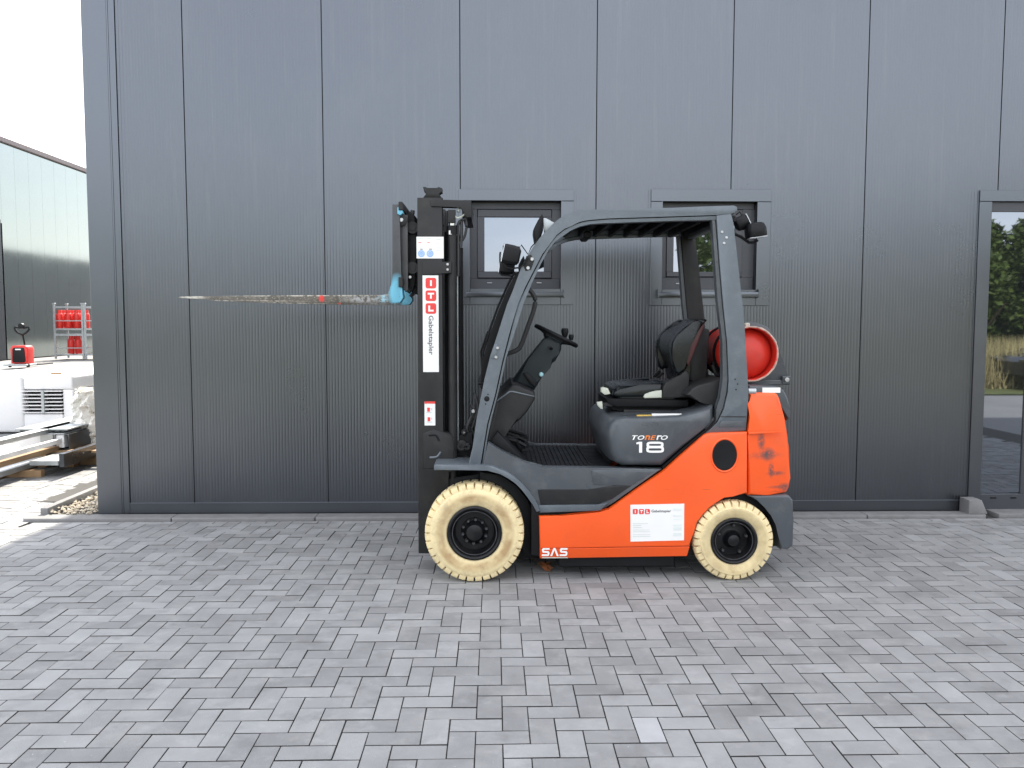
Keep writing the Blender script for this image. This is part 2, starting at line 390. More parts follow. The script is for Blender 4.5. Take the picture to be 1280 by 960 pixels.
for i, (x, y, l, wd) in enumerate(stones):
    dz = random.uniform(-.0012, .0012)
    if i in near:
        pale = x < wx < x+l and y < wy < y+wd
        o = bpy.data.objects.new('paver', geo[('h' if l > wd else 'v')+('w' if pale else 'g')]); COL.objects.link(o)
        o.parent = pave; o.location = (x, y, dz); o.rotation_euler = (random.gauss(0, .004), random.gauss(0, .004), random.gauss(0, .004))
        if pale: o['label'] = 'pale almost white paving stone'
    else:
        v, f = paver_geo(l, wd); b0 = len(rv); tx, ty = random.gauss(0, .004), random.gauss(0, .004)
        rv += [(x+a, y+b, c+dz+a*tx+b*ty+sink(x+a, y+b)) for a, b, c in v]; rf += [tuple(j+b0 for j in q) for q in f]
pf_ = mobj('paver', rv, rf, m_paverB, pave); pf_.data.materials.append(m_sand)
for k, q in enumerate(pf_.data.polygons):
    if k % 9 > 4: q.material_index = 1
tag(pf_, 'paving stones farther from the front edge', kind='stuff')
# ground beyond
g = mobj('ground', [(-400, -400, -.045), (400, -400, -.045), (400, 400, -.045), (-400, 400, -.045)], [(0, 1, 2, 3)], m_far)
tag(g, 'pale yard surface around the halls', kind='structure')
gr = mobj('meadow', [(-60, -90, -.02), (60, -90, -.02), (60, -11.2, -.02), (-60, -11.2, -.02)], [(0, 1, 2, 3)], m_grassg)
tag(gr, 'strip of grass beyond the yard', kind='structure')

# ---- kerbs
kerb = empty('kerb', (0, KF, 0), 'row of concrete kerb stones at the foot of the dark hall wall', None, None, 'structure')
kerb_x = [gnd(p, 648)[0] for p in (30, 214, 393)]
k0 = gnd(1087, 646)[0]; n_ = 4
kx = kerb_x+[kerb_x[-1]+(k0-kerb_x[-1])*(i+1)/4 for i in range(4)]+[gnd(1236, 645)[0]]
for a, b in zip(kx[:-1], kx[1:]):
    bm = BM(); prism(bm, [(a+.003, -.05), (b-.003, -.05), (b-.003, .003), (a+.003, .003)], KF, -.026, .012, 3)
    obj('kerb_stone', bm, m_conc, kerb)
y = KF+.14
for i in range(5):
    bm = BM(); box(bm, KX-.03, KX+.03, y+.003, y+.997, -.04, .055, .007, 2); obj('kerb_stone', bm, m_conc, kerb); y += 1
# gravel strip
gx1 = at(124, 641, .02)[0]
pv, pf = [], []
for _ in range(2600):
    x = random.uniform(KX+.05, gx1+.04); y = random.uniform(KF+.14, 4.5)
    if y < .02 and x > gx1-.03: continue
    s = random.uniform(.008, .02); zz = random.uniform(.0, .03); b0 = len(pv)
    for dx, dy, dz in ((1, 0, 0), (0, 1, 0), (-1, 0, 0), (0, -1, 0), (0, 0, 1), (0, 0, -1)):
        k = s*random.uniform(.7, 1.2); pv.append((x+dx*k, y+dy*k, zz+dz*k*.7))
    pf += [tuple(b0+j for j in t) for t in ((0, 1, 4), (1, 2, 4), (2, 3, 4), (3, 0, 4), (1, 0, 5), (2, 1, 5), (3, 2, 5), (0, 3, 5))]
o = mobj('gravel', pv, pf, m_pebble); tag(o, 'strip of pale rounded pebbles beside the hall corner', kind='stuff')

# ---- the dark hall
WX0 = at(124, 641, 0)[0]          # left corner
HH, HD = 6.9, 90.0
hall = empty('warehouse', (WX0, 0, 0), 'large dark grey metal clad hall with two small windows and a glass door', 'building')
PS = 1.0647; PX0 = -2.3944
joints = [at(163, 627, 0)[0]]+[PX0+k*PS for k in range(0, 13)]
zb = at(620, 627, 0)[1]
def rect_px(x0, y0, x1, y1, Y=0.0):
    a, b = at(x0, y0, Y), at(x1, y1, Y); return a[0], b[0], b[1], a[1]    # x0,x1,z0,z1
# openings (outer edge of the trims), measured on the wall
W1 = rect_px(573, 236, 717, 381, -.02); W2 = rect_px(814.5, 236, 961.5, 382, -.02)
dx0, dz1 = at(1226, 237.5, -.02); DR = (dx0, dx0+2.35, 0, dz1)
holes = [(W1[0]+.06, W1[1]-.06, W1[2]+.06, W1[3]-.06), (W2[0]+.06, W2[1]-.06, W2[2]+.06, W2[3]-.06), (DR[0]+.05, DR[1]-.05, -1, DR[3]-.05)]
RP = .0243
def ribbed(xa_, xb_, z0, z1):
    n = max(1, round((xb_-xa_)/RP)); p = (xb_-xa_)/n; v, f = [], []
    for i in range(n):
        x = xa_+i*p; spans = [(z0, z1)]
        for h in holes:
            if h[0] < x+p*.5 < h[1]:
                ns = []
                for s in spans:
                    if h[2] > s[0]: ns.append((s[0], min(h[2], s[1])))
                    if h[3] < s[1]: ns.append((max(h[3], s[0]), s[1]))
                spans = ns
        for a, b in spans:
            c = len(v); xs = ((0, 0), (.58*p, 0), (.68*p, .0011), (.9*p, .0011), (p, 0))
            for dx, dy in xs: v += [(x+dx, dy, a), (x+dx, dy, b)]
            for j in range(4): f.append((c+2*j, c+2*j+2, c+2*j+3, c+2*j+1))
    # returned edges of the sheet into the joint
    for x in (xa_, xb_):
        spans = [(z0, z1)]
        for h in holes:
            if h[0] < x < h[1]: spans = ([(z0, h[2])] if h[2] > z0 else [])+[(h[3], z1)]
        for a, b in spans:
            c = len(v); v += [(x, 0, a), (x, .03, a), (x, .03, b), (x, 0, b)]; f.append((c, c+1, c+2, c+3))
    return v, f
for i in range(len(joints)-1):
    v, f = ribbed(joints[i]+(.004 if i else .0025), joints[i+1]-.004, zb, HH-.15)
    mobj('wall_panel', v, f, m_wall, hall)
xe = joints[-1]
bm = BM()
for h in [(WX0+.05, xe)]:
    # dark backing behind the joints, split round the openings
    cuts = sorted([h[0], h[1]]+[q for o_ in holes for q in (o_[0], o_[1])])
    for a, b in zip(cuts[:-1], cuts[1:]):
        m_ = (a+b)/2; o_ = [q for q in holes if q[0] < m_ < q[1]]
        if not o_: box(bm, a, b, .012, .05, zb, HH-.2)
        else:
            if o_[0][2] > 0: box(bm, a, b, .012, .05, zb, o_[0][2])
            box(bm, a, b, .012, .05, o_[0][3], HH-.2)
obj('wall_core', bm, m_joint, hall)
# corner trim: wide flat flashing, a shallow groove, a narrow cover strip
cx1 = at(155, 400, -.02)[0]; cx2 = at(151, 400, -.02)[0]
cw1 = at(236.0-75.5, 500, -.02)[0]
bm = BM(); box(bm, WX0, WX0+.19, -.018, .35, -0.02, HH, .002); obj('corner_trim', bm, m_trim, hall)
bm = BM(); box(bm, WX0+.1905, WX0+.202, -.0145, .02, -0.02, HH); box(bm, WX0+.2025, joints[0]-.0005, -.012, .02, -0.02, HH, .0015); obj('corner_trim', bm, m_trim, hall)
# base flashing
bm = BM(); box(bm, joints[0], DR[0]-.003, -.012, .02, .0, zb-.004, .002); box(bm, joints[0], DR[0]-.003, -.017, .0, zb-.008, zb+.002, .001)
obj('base_rail', bm, m_trim, hall)
# side wall, back, roof with fascia
v, f = [], []
for i in range(85):
    y0, y1 = .36+i*1.05, .36+(i+1)*1.05-.012; c = len(v); v += [(WX0+.02, y0, 0.02), (WX0+.02, y1, .02), (WX0+.02, y1, HH-.1), (WX0+.02, y0, HH-.1)]; f.append((c, c+1, c+2, c+3))
mobj('side_wall', v, f, m_wall, hall)
bm = BM(); box(bm, WX0+.04, xe, HD-.2, HD, 0, HH-.1); box(bm, xe-.1, xe, .06, HD-.2, 0, HH-.1); box(bm, WX0+.06, WX0+.2, .36, HD-.2, 0, HH-.12); obj('rear_wall', bm, m_trim, hall)
bm = BM(); box(bm, WX0-.02, xe+.02, -.03, HD+.02, HH-.149, HH+.05, .01); obj('roof', bm, m_trim, hall)
bm = BM(); box(bm, WX0+.3, xe-.2, 2.2, 2.25, .05, HH-.3); obj('inner_wall', bm, m_joint, hall)

def window(W, frame_px, sash_px, pane_px, sill_px, label, slots):
    x0, x1, z0, z1 = W
    fx0, fx1, fz0, fz1 = rect_px(*frame_px, .07)
    ox0, ox1, oz0, oz1 = rect_px(*frame_px, -.02)
    bm = BM(); y0 = -.018; tz = oz1
    box(bm, x0, x1, y0, .004, tz, z1, .002)                                            # head
    box(bm, x0, ox0, y0+.002, .004, z0, tz-.002, .002); box(bm, ox1, x1, y0+.002, .004, z0, tz-.002, .002)   # jambs
    zs = at(0, sill_px[1], -.05)[1]
    box(bm, ox0+.001, ox1-.001, y0+.002, .004, z0, oz0-.001, .002)
    o = obj('window', bm, m_trim, hall); o['label'] = label
    bm = BM()   # reveal
    box(bm, ox0-.01, ox0, y0+.004, .13, oz0, oz1); box(bm, ox1, ox1+.01, y0+.004, .13, oz0, oz1); box(bm, ox0, ox1, y0+.004, .13, oz1, oz1+.01); box(bm, ox0, ox1, .004, .13, oz0-.01, oz0)
    obj('reveal', bm, m_trim, o)
    def ring(a, b, ya, yb, bev=.003):
        bm = BM(); box(bm, a[0], a[1], ya, yb, b[3], a[3], bev); box(bm, a[0], a[1], ya, yb, a[2], b[2], bev)
        box(bm, a[0], b[0], ya+.0005, yb, b[2]+.0005, b[3]-.0005, 0); box(bm, b[1], a[1], ya+.0005, yb, b[2]+.0005, b[3]-.0005, 0); return bm
    fr = (ox0, ox1, oz0, oz1); s = rect_px(*sash_px, .06); p = rect_px(*pane_px, .07)
    obj('frame', ring(fr, (s[0]-.004, s[1]+.004, s[2]-.004, s[3]+.004), .065, .12), m_frame, o)
    obj('sash', ring((s[0], s[1], s[2], s[3]), (p[0], p[1], p[2], p[3]), .052, .11), m_frame, o)
    bm = BM(); box(bm, p[0]-.01, p[1]+.01, .075, .085, p[2]-.01, p[3]+.01); obj('pane', bm, m_glass, o)
    a = rect_px(*sill_px, -.05)
    bm = BM(); prism(bm, [(0, 0)]*0 or [(a[0], a[2]), (a[1], a[2]), (a[1], a[3]), (a[0], a[3])], -.062, .07, .004)
    box(bm, a[0]-.006, a[0]+.004, -.064, .02, a[2]-.004, a[3]+.022, .001); box(bm, a[1]-.004, a[1]+.006, -.064, .02, a[2]-.004, a[3]+.022, .001)
    obj('sill', bm, m_trim, o)
    for sx, sy in slots:
        q = at(sx, sy, .06); bm = BM(); box(bm, q[0]-.02, q[0]+.02, .058, .07, q[1]-.004, q[1]+.004, .002); obj('drain_cap', bm, m_galv, o)
window(W1, (587, 250.5, 701, 361), (597, 262, 689, 347.5), (605.5, 271.5, 680, 339.5), (582, 365, 705, 371), 'left small window behind the guard of the forklift', [(612, 353.5), (674, 353.5)])
window(W2, (829, 251.5, 945, 362), (834, 262, 926, 346), (842, 285-13, 918, 340), (823, 365, 948, 371.5), 'right small window behind the rear pillar of the forklift', [(848, 354.5), (908, 354.5)])
# ---- glass door with side light
d0 = DR[0]; ix0 = at(1241, 252, -.02)[0]; itz = at(1241, 251.5, -.02)[1]; rx = DR[1]-(ix0-d0)
thz = at(1240, 628, -.02)[1]
bm = BM(); box(bm, d0, DR[1], -.018, .004, itz, DR[3], .002); box(bm, d0, ix0, -.016, .004, .0, itz-.002, .002); box(bm, rx, DR[1], -.016, .004, .0, itz-.002, .002)
door = obj('door', bm, m_trim, hall); door['label'] = 'glazed entrance door with side light at the right end of the wall'
bm = BM(); box(bm, ix0-.01, ix0-.003, -.012, .14, .0, itz); box(bm, rx, rx+.01, -.012, .14, 0, itz); box(bm, ix0, rx, -.012, .14, itz, itz+.01); obj('reveal', bm, m_trim, door)
px1 = at(1272, 560, .07)[0]; pz1 = at(1260, 266, .07)[1]; pz0 = at(1250, 616, .07)[1]
bm = BM(); box(bm, ix0, rx, .01, .12, pz1, itz-.001, .002); box(bm, ix0, rx, .01, .12, .0, pz0, .002); box(bm, px1, px1+.13, .01, .12, pz0+.0005, pz1-.0005, .004)
box(bm, rx-.08, rx, .01, .12, pz0+.0005, pz1-.0005, .004); obj('frame', bm, m_frame, door)
for a, b in ((ix0-.002, px1+.002), (px1+.127, rx-.078)):
    bm = BM(); box(bm, a, b, .022, .03, pz0-.01, pz1+.01); obj('pane', bm, m_glass, door)
for sx in (1238, 1263):
    q = at(sx, 621, .05); bm = BM(); box(bm, q[0]-.025, q[0]+.025, .006, .02, q[1]-.006, q[1]+.006, .002); obj('drain_cap', bm, m_black, door)
bm = BM(); a = gnd(1224, 640); box(bm, a[0]+.1, a[0]+3, KF+.01, .045, -.04, .006, .004, 2); o = obj('doorstep', bm, m_conc); tag(o, 'low concrete doorstep under the glass door', 'doorstep')
bm = BM(); a = at(1213, 637, KF); b = at(1228, 626, KF); prism(bm, [(a[0], .004), (b[0]+.06, .004), (b[0]+.01, b[1]), (a[0], b[1])], KF+.02, -.022, .006, 2)
o = obj('stone_block', bm, m_conc); tag(o, 'small broken concrete block on the kerb beside the door', 'concrete block')
# ---- downpipe just behind the left corner
px_, pz_ = at(112, 300, .12); xt = WX0-.012
dp = empty('downpipe', (xt, .14, 0), 'pale rainwater downpipe on the side of the dark hall behind its left corner', 'downpipe')
zt = at(104, 108, .14)[1]; zj = at(110, 442, .14)[1]
bm = BM(); tube(bm, [(xt, .14, 0), (xt, .14, zt-.1)], .044, 14); obj('pipe', bm, m_galv, dp)
bm = BM(); tube(bm, [(xt, .14, zt-.12), (xt, .14, zt)], .056, 14); obj('collar', bm, m_galv, dp)
bm = BM(); tube(bm, [(xt, .14, zj), (xt, .14, zj+.07)], .05, 14); obj('collar', bm, m_galv, dp)

# ---- neighbouring hall on the left
NX = -19.9
nb = empty('neighbour_hall', (NX, 34, 0), 'pale metal clad hall across the yard at the far left', 'building')
NH = 8.75; me_ = None
NW = 1.06
for i in range(34):
    y0 = 22+i*NW; z0 = 0
    v = []; f = []
    if y0+NW*.5 < 28.0: z0 = 5.5
    n = 1
    v = [(NX, y0+.003, z0), (NX, y0+NW-.003, z0), (NX, y0+NW-.003, NH), (NX, y0+.003, NH), (NX-.03, y0-.004, z0), (NX-.03, y0+.006, z0), (NX-.03, y0+.006, NH), (NX-.03, y0-.004, NH)]
    mobj('wall_panel', v, [(0, 1, 2, 3), (4, 5, 6, 7)], m_hall, nb)
bm = BM(); box(bm, NX-14, NX-.04, 22, 22+34*NW, .0, NH-.05); obj('hall_core', bm, m_trim, nb)
bm = BM(); box(bm, NX-14, NX+.12, 21.9, 22+34*NW+.1, NH, NH+.22, .02); obj('roof_edge', bm, material('brown_fascia', (.13, .105, .105), .5), nb)
ye = 28.0
bm = BM(); box(bm, NX, NX+.16, ye-.6, ye, 0, 5.62, .01); box(bm, NX, NX+.16, ye-5, ye-.6, 5.2, 5.62, .01)
obj('gate_frame', bm, material('dark_gate_frame', (.015, .022, .03), .4), nb)
bm = BM(); box(bm, NX+.02, NX+.06, ye-5, ye-.61, 0, 5.19)
for k in range(10): box(bm, NX+.06, NX+.08, ye-5, ye-.61, .5*k+.02, .5*k+.48)
obj('roller_gate', bm, m_frame, nb)

# ============================================================ THE FORKLIFT (centre plane YC, near side YN)
YN, YF = -1.835, -.765; YC = (YN+YF)/2
def mir(Y): return 2*YC-Y                       # the same depth on the far side
fl = empty('forklift', (at(756, 700, YC)[0], YC, 0), 'orange and grey gas forklift truck with raised forks and cream tyres', 'forklift')
def plate(name, pts, Y0, Y1, mat, parent=fl, bev=.006, seg=2, ang=32, label=None, trace=None):
    Yo = trace if trace is not None else mir(Y0) if Y0 > YC+.22 else Y0          # a far-side twin keeps the outline of the near one
    bm = BM(); prism(bm, PP(pts, Yo), Y0, Y1, bev, seg); o = obj(name, bm, mat, parent, ang)
    if label: o['label'] = label
    return o
def boltset(name, pts, Y, r, h, mat, parent):
    for px, py in pts:
        x, z = at(px, py, Y); bm = BM(); lathe(bm, [(r, 0), (r, -h*.7), (r*.8, -h), (0, -h)], (x, Y, z), 'y', 10); obj(name, bm, mat, parent)

# --- orange side panels (near one seen, far one mirrored in depth)
orange = [(674, 645.4), (700, 645.2), (750, 642), (762, 636.5), (770.6, 630.6), (800, 609.5), (830, 589), (852, 569), (874.6, 549), (881, 543.5), (888, 541.5), (934, 540), (934, 617),
          (916, 618.7), (905, 622), (895, 626), (886, 632), (877.5, 641), (871, 652), (865.7, 664.7), (862.5, 683), (675, 686)]
lower = [(675, 686.4), (862.4, 683.4), (860, 696.5), (675, 699.5)]
for nm in (0, 1):
    Ya = YN if nm == 0 else mir(YN)
    bm = BM(); P = PP(orange, YN); hx, hz = at(905.7, 569, YN)
    prism(bm, P, Ya, Ya+(.045 if nm == 0 else -.045), .009, 3); sp = obj('side_panel', bm, m_orange, fl)
    bm = BM(); A = PP(lower, YN); B = [(x, z) for x, z in A]; s_ = 1 if nm == 0 else -1
    vs_ = [(A[0][0], Ya+.004*s_, A[0][1]), (A[1][0], Ya+.004*s_, A[1][1]), (A[2][0], Ya+.022*s_, A[2][1]), (A[3][0], Ya+.022*s_, A[3][1])]
    vb = [(x, Ya+.05*s_, z) for x, y_, z in vs_]
    V = [bm.verts.new(q) for q in vs_+vb]; 
    for q in ((0, 1, 2, 3), (7, 6, 5, 4), (0, 4, 5, 1), (1, 5, 6, 2), (2, 6, 7, 3), (3, 7, 4, 0)): bm.faces.new([V[k] for k in q])
    bmesh.ops.recalc_face_normals(bm, faces=bm.faces); bmesh.ops.bevel(bm, geom=list(bm.edges), offset=.003, segments=1, affect='EDGES')
    obj('side_skirt', bm, m_orange, fl)
    if nm == 0:
        # round recess in the panel: orange lip, its inner shade a flat black disc
        bm = BM(); n = 40; rx_, rz_ = .074, .092
        def ring_(k, y): return [bm.verts.new((hx+rx_*k*math.cos(2*math.pi*i/n), y, hz+rz_*k*math.sin(2*math.pi*i/n))) for i in range(n)]
        rs = [ring_(1.13, Ya-.0005), ring_(1.07, Ya-.006), ring_(1.01, Ya-.0045), ring_(.985, Ya-.001)]
        for a, b in zip(rs[:-1], rs[1:]):
            for i in range(n): bm.faces.new((a[i], a[(i+1) % n], b[(i+1) % n], b[i]))
        obj('recess_rim', bm, m_orange, sp)
        bm = BM(); a = ring_(.99, Ya-.0012); b = ring_(.9, Ya-.002); c = ring_(.8, Ya-.0012)
        for p_, q_ in ((a, b), (b, c)):
            for i in range(n): bm.faces.new((p_[i], p_[(i+1) % n], q_[(i+1) % n], q_[i]))
        bm.faces.new(c); obj('recess_shade_disc', bm, m_black, sp)

# --- counterweight
cw = [(938, 492.5), (942, 491), (970, 491.5), (975, 493.5), (978, 500), (983, 522), (988, 548), (992.5, 562), (993, 600), (992, 612), (987, 618.5), (960, 619), (934.8, 619.3), (934.8, 545), (938, 522), (940, 505)]
P = PP(cw, YN+.01)
bm = BM(); prism(bm, P, YN+.01, mir(YN+.01), .03, 4)
# the back corners turn in: pull the rearmost points toward the middle
for v in bm.verts:
    k = max(0, (v.co.x-at(965, 560, YN)[0])/.13)
    edge = abs(v.co.y-YC)/(abs(YN-YC))
    if edge > .8: v.co.y = YC+(v.co.y-YC)*(1-.13*min(1, k)**2)
    t = max(0, v.co.z-at(0, 541, YN)[1])
    if edge > .8: v.co.y += (.028 if v.co.y < YC else -.028)*min(1, t/.22)
cwt = obj('counterweight', bm, m_orange, fl, 28)
m_cw = m_orange.copy(); m_cw.name = 'orange_paint_scuffed'; cwt.data.materials[0] = m_cw
def cl(px, py, Y=YN+.01): x, z = at(px, py, Y); return (x-fl.location.x, Y-fl.location.y, z)
for (px, py, rx_, rz_, amt) in ((953, 552, .030, .075, .9), (962, 569, .055, .05, 1.0), (966, 588, .022, .06, .9), (972, 593, .07, .018, .8), (984, 611, .05, .035, .85), (958, 570, .14, .03, .45), (976, 610, .09, .012, .6)):
    fct = mul(m_cw, blob_sock(m_cw, cl(px, py), (rx_, .2, rz_), .25), noise_sock(m_cw, 30, .38, .5, (1.2, 1, 2.2), 9, amt, (px*.13, 0, 0), .8))
    mix_in(m_cw, fct, (.065, .067, .068))
# crease under the top shoulder
a = at(940, 541.5, YN+.008); b = at(981, 539.5, YN+.008)
bm = BM(); prism(bm, [(a[0]-.02, a[1]-.006), (b[0], b[1]-.001), (b[0], b[1]+.002), (a[0]-.02, a[1]+.006)], YN+.003, YN+.03, .002); obj('shoulder_crease', bm, m_orange, cwt)
# grey rear cover over it
rc = [(936, 482), (972, 483), (980, 487.5), (985.5, 498), (988, 512), (988.5, 523), (984, 526), (975, 500), (970, 494), (937, 492.5)]
plate('rear_cover', rc, YN+.06, mir(YN+.06), m_grey, bev=.012, seg=3)
bm = BM(); a, b = at(953, 491, YN+.055), at(975.5, 484.5, YN+.055); box(bm, a[0], b[0], YN+.054, YN+.06, a[1], b[1]); obj('cover_sticker', bm, m_white, fl)
bm = BM(); a = at(935, 489, YN+.05); tube(bm, [(a[0], YN+.05, a[1]), (a[0]+.045, YN+.05, a[1])], .018, 12); obj('hinge_pin', bm, m_galv, fl)
# --- grey rear bumper with the wheel arch
rb = [(935, 619.8), (986, 619.2), (991.5, 625), (992, 650), (991.5, 682), (985, 687), (975, 686.5), (975.5, 670), (972, 655), (966, 643), (957, 632), (946, 625)]
plate('rear_bumper', rb, YN+.004, YN+.18, m_grey, bev=.012, seg=3); plate('rear_bumper', rb, mir(YN+.004), mir(YN+.18), m_grey, bev=.008)
bm = BM(); a, b = at(952, 687, YN+.18), at(990, 621, YN+.18); box(bm, a[0], b[0], YN+.175, mir(YN+.175), a[1]+.02, b[1], .01); obj('rear_block', bm, m_black, fl)
# black frame between the wheels and arches
fr = [(664, 590), (700, 600), (770, 640), (860, 560), (930, 560), (972, 622), (972, 640), (940, 640), (905, 632), (880, 650), (868, 694), (680, 696), (664, 694)]
plate('chassis', fr, YN+.07, mir(YN+.07), m_black, bev=.004)
bm = BM(); box(bm, at(702, 0, YN)[0], at(858, 0, YN)[0], YN+.07, mir(YN+.07), .06, .3, .01); obj('belly_shade_plate', bm, m_black, fl)  # hung low to block light, so the paving under the truck darkens
fw_ = [(592, 590), (640, 596), (664, 590), (690, 640), (690, 694), (655, 697), (648, 650), (592, 612)]
plate('front_frame', [(600, 588), (644, 600), (664, 622), (676, 645), (676, 697), (640, 699), (600, 699)], YN+.25, mir(YN+.25), m_black, bev=.004)
# round axles
for px, py, r_ in ((593, 666.8, .07), (918.3, 677, .05)):
    x, z = at(px, py, YN); bm = BM(); tube(bm, [(x, YN+.1, z), (x, mir(YN+.1), z)], r_, 14); obj('axle', bm, m_black, fl)

# --- engine hood
hood = [(757, 522.5), (762, 520.5), (775, 521), (800, 521), (850, 519.5), (874, 514), (893, 507), (894, 525), (886, 534), (856, 559), (828, 583.5), (775, 583), (764, 578), (759, 566), (755.5, 550), (754, 534)]
hood[:2] = [(755, 540), (757.5, 530), (763, 524.5), (770, 522)]; hood[-1] = (754.5, 546)
HP = PP(hood, YN+.035); cxh = sum(p[0] for p in HP)/len(HP); czh = sum(p[1] for p in HP)/len(HP); xl = min(p[0] for p in HP)
a_ = sum(HP[i][0]*HP[(i+1) % len(HP)][1]-HP[(i+1) % len(HP)][0]*HP[i][1] for i in range(len(HP)))
if a_ < 0: HP = HP[::-1]
stn = [(0, .034, .05), (.004, .024, .043), (.012, .013, .036), (.026, .005, .029), (.045, .001, .024), (.08, 0, .016), (.14, 0, .007), (.24, 0, 0)]
wid = abs(mir(YN+.035)-(YN+.035)); stn = stn+[(wid-y_, i_, l_) for y_, i_, l_ in stn[::-1]]
bm = BM(); rings = []
for y_, ins, ls in stn:
    ring = []
    for x, z in HP:
        x2 = cxh+(x-cxh)*(1-ins/.42); z2 = czh+(z-czh)*(1-ins/.17); x2 += ls*max(0, 1-(x-xl)/.3); ring.append(bm.verts.new((x2, YN+.035+y_, z2)))
    rings.append(ring)
for a, b in zip(rings[:-1], rings[1:]):
    for i in range(len(HP)): bm.faces.new((a[(i+1) % len(HP)], a[i], b[i], b[(i+1) % len(HP)]))
bm.faces.new(rings[0]); bm.faces.new(rings[-1][::-1])
obj('engine_hood', bm, m_grey, fl, 40)
# a second, flatter skin on the flank of the hood with its curved front edge
pan = [(762, 551), (770, 551), (778, 554), (781, 561), (783, 578), (783, 582.5), (778, 582.5), (768, 576), (763, 565)]
rearc = [(858, 494), (866, 485), (873, 481.5), (905, 473), (905, 512), (893, 510), (876, 503)]
plate('rear_hood_cover', rearc, YN+.12, mir(YN+.12), m_mast, bev=.012, seg=3)
plate('hood_seam', [(893.5, 511), (895, 512), (895, 526), (887, 536), (857, 561), (829, 585.4), (828, 584), (856, 559), (886, 534), (893, 525)], YN+.03, YN+.06, m_rubber, bev=.001)
# --- grey step flank with floor
flank = [(610, 552.5), (626, 563), (642.5, 571), (655, 577.5), (667.5, 582.7), (680, 584.4), (740, 584.8), (828, 586.5), (767.7, 627.6), (758, 633.5), (750, 638), (674.5, 641), (669.5, 625), (660, 612), (644.6, 596.6), (628, 588.5), (612, 584.5), (603, 583.5)]
fk = plate('step_panel', flank, YN+.028, YN+.10, m_grey, bev=.008, seg=3)
plate('step_panel', flank, mir(YN+.028), mir(YN+.10), m_grey, bev=.008)
plate('step_recess', [(739, 588), (742, 587), (818, 589.5), (789, 607), (742, 606)], YN+.022, YN+.04, m_grey, fk, bev=.004)
plate('step_riser', [(672, 612), (735, 612), (766, 607), (789, 607.5), (765, 624), (748, 630), (676, 631)], YN+.024, YN+.05, m_mast, fk, bev=.003)
plate('step_tread', [(673, 632), (700, 631.5), (748, 631), (760, 629), (750, 638.5), (674.5, 641)], YN+.01, YN+.06, m_guard, fk, bev=.004)
fz = at(700, 583.5, YN+.03)[1]
fx0 = at(640, 583, YN)[0]; fx1 = at(745, 583, YN)[0]
bm = BM(); box(bm, fx0, fx1+.1, YN+.1, mir(YN+.1), fz-.1, fz-.012)
for k in range(17):
    x = fx0+.02+k*.028; box(bm, x, x+.013, YN+.12, mir(YN+.12), fz-.012, fz-.006)
obj('floor_mat', bm, m_black, fl)
plate('toe_board', [(612, 553), (622, 540), (660, 580), (655, 585), (640, 585)], YN+.12, mir(YN+.12), m_black, bev=.004)
# --- front fenders
fen_t = [(542.5, 581.5), (545, 580.6), (575, 581), (605, 581.7), (615, 582.7), (634, 590), (644, 597), (653, 604.6), (661, 614), (667.5, 623), (672, 631), (675, 639)]
fen_b = [(670.6, 640), (666, 631), (659, 621), (652, 612), (644.6, 604.6), (636, 597.5), (626, 592), (609, 587.3), (542.5, 588)]
for Ya, Yb in ((YN-.015, YN+.27), (mir(YN-.015), mir(YN+.27))):
    bm = BM(); prism(bm, PP(fen_t+fen_b, YN-.015), Ya, Yb, .004, 2); obj('front_fender', bm, m_guard, fl)
plate('wheel_liner', [(600, 590), (626, 594), (646, 608), (660, 626), (668, 645), (668, 694), (655, 694), (640, 640), (600, 610)], YN+.16, YN+.26, m_black, bev=.003)

# --- overhead guard: one bent rail per side (front pillar + roof rail) and a rear pillar
GY = YN+.03
outer = [(585, 583), (590.6, 560), (596, 522), (605.6, 474), (613, 444), (618.6, 428), (634, 380), (640, 366), (651, 336), (658, 322), (666, 309), (675, 297), (685, 286), (692, 279), (700, 272.5), (708, 268), (715, 265), (724, 262.7), (735, 261.8), (771, 261.4), (840, 259.7), (880, 258), (918, 256.6), (921.5, 258.5), (922, 263), (919, 266.5)]
groove = [(914, 267), (896, 268.6), (840, 270.4), (760, 273), (745, 274.2), (734, 275.3), (724, 277.5), (714, 281), (705.6, 286), (696, 293.5), (687, 303), (678, 317.5), (668, 336.5), (656, 360), (646, 380), (637.5, 414), (628, 451), (619, 492.5), (609, 530), (604, 560), (600.5, 583)]
lip = [(896, 275), (840, 276), (752.5, 279), (738, 280), (724, 282.5), (713, 287.5), (702, 296), (693, 302), (685, 312.5), (676, 330), (664, 356), (655, 378), (650.6, 392), (640, 427), (633, 446), (628, 470), (622.5, 492), (614, 525), (609, 549), (606, 583)]
def strip_mesh(name, A, B, Y0, Y1, mat, parent, mirror=False, bev=.004):
    """closed band between two edge lines"""
    pts = PP(A, min(Y0, Y1))+PP(B, min(Y0, Y1))
    bm = BM()
    if mirror: prism(bm, pts, mir(Y0), mir(Y1), bev, 2)
    else: prism(bm, pts, Y0, Y1, bev, 2)
    return obj(name, bm, mat, parent, 30)
groove_in = [(x, y) for x, y in groove]
lip_o = [(x+1.6 if y > 300 else x, y+ (1.4 if y < 300 else 0)) for x, y in groove][::-1]
for mr in (False, True):
    fp = strip_mesh('guard_rail', outer, groove, GY, GY+.075, m_guard, fl, mr, .007)
    strip_mesh('rail_lip', lip_o, lip, GY+.012, GY+.07, m_guard, fp, mr, .003)
    strip_mesh('rail_groove_shade', [(x-1, y) for x, y in groove][::-1], [(x+2, y+1.5) for x, y in groove], GY+.022, GY+.06, m_rubber, fp, mr, 0)  # shade of the groove between rail and lip, laid in as a black strip
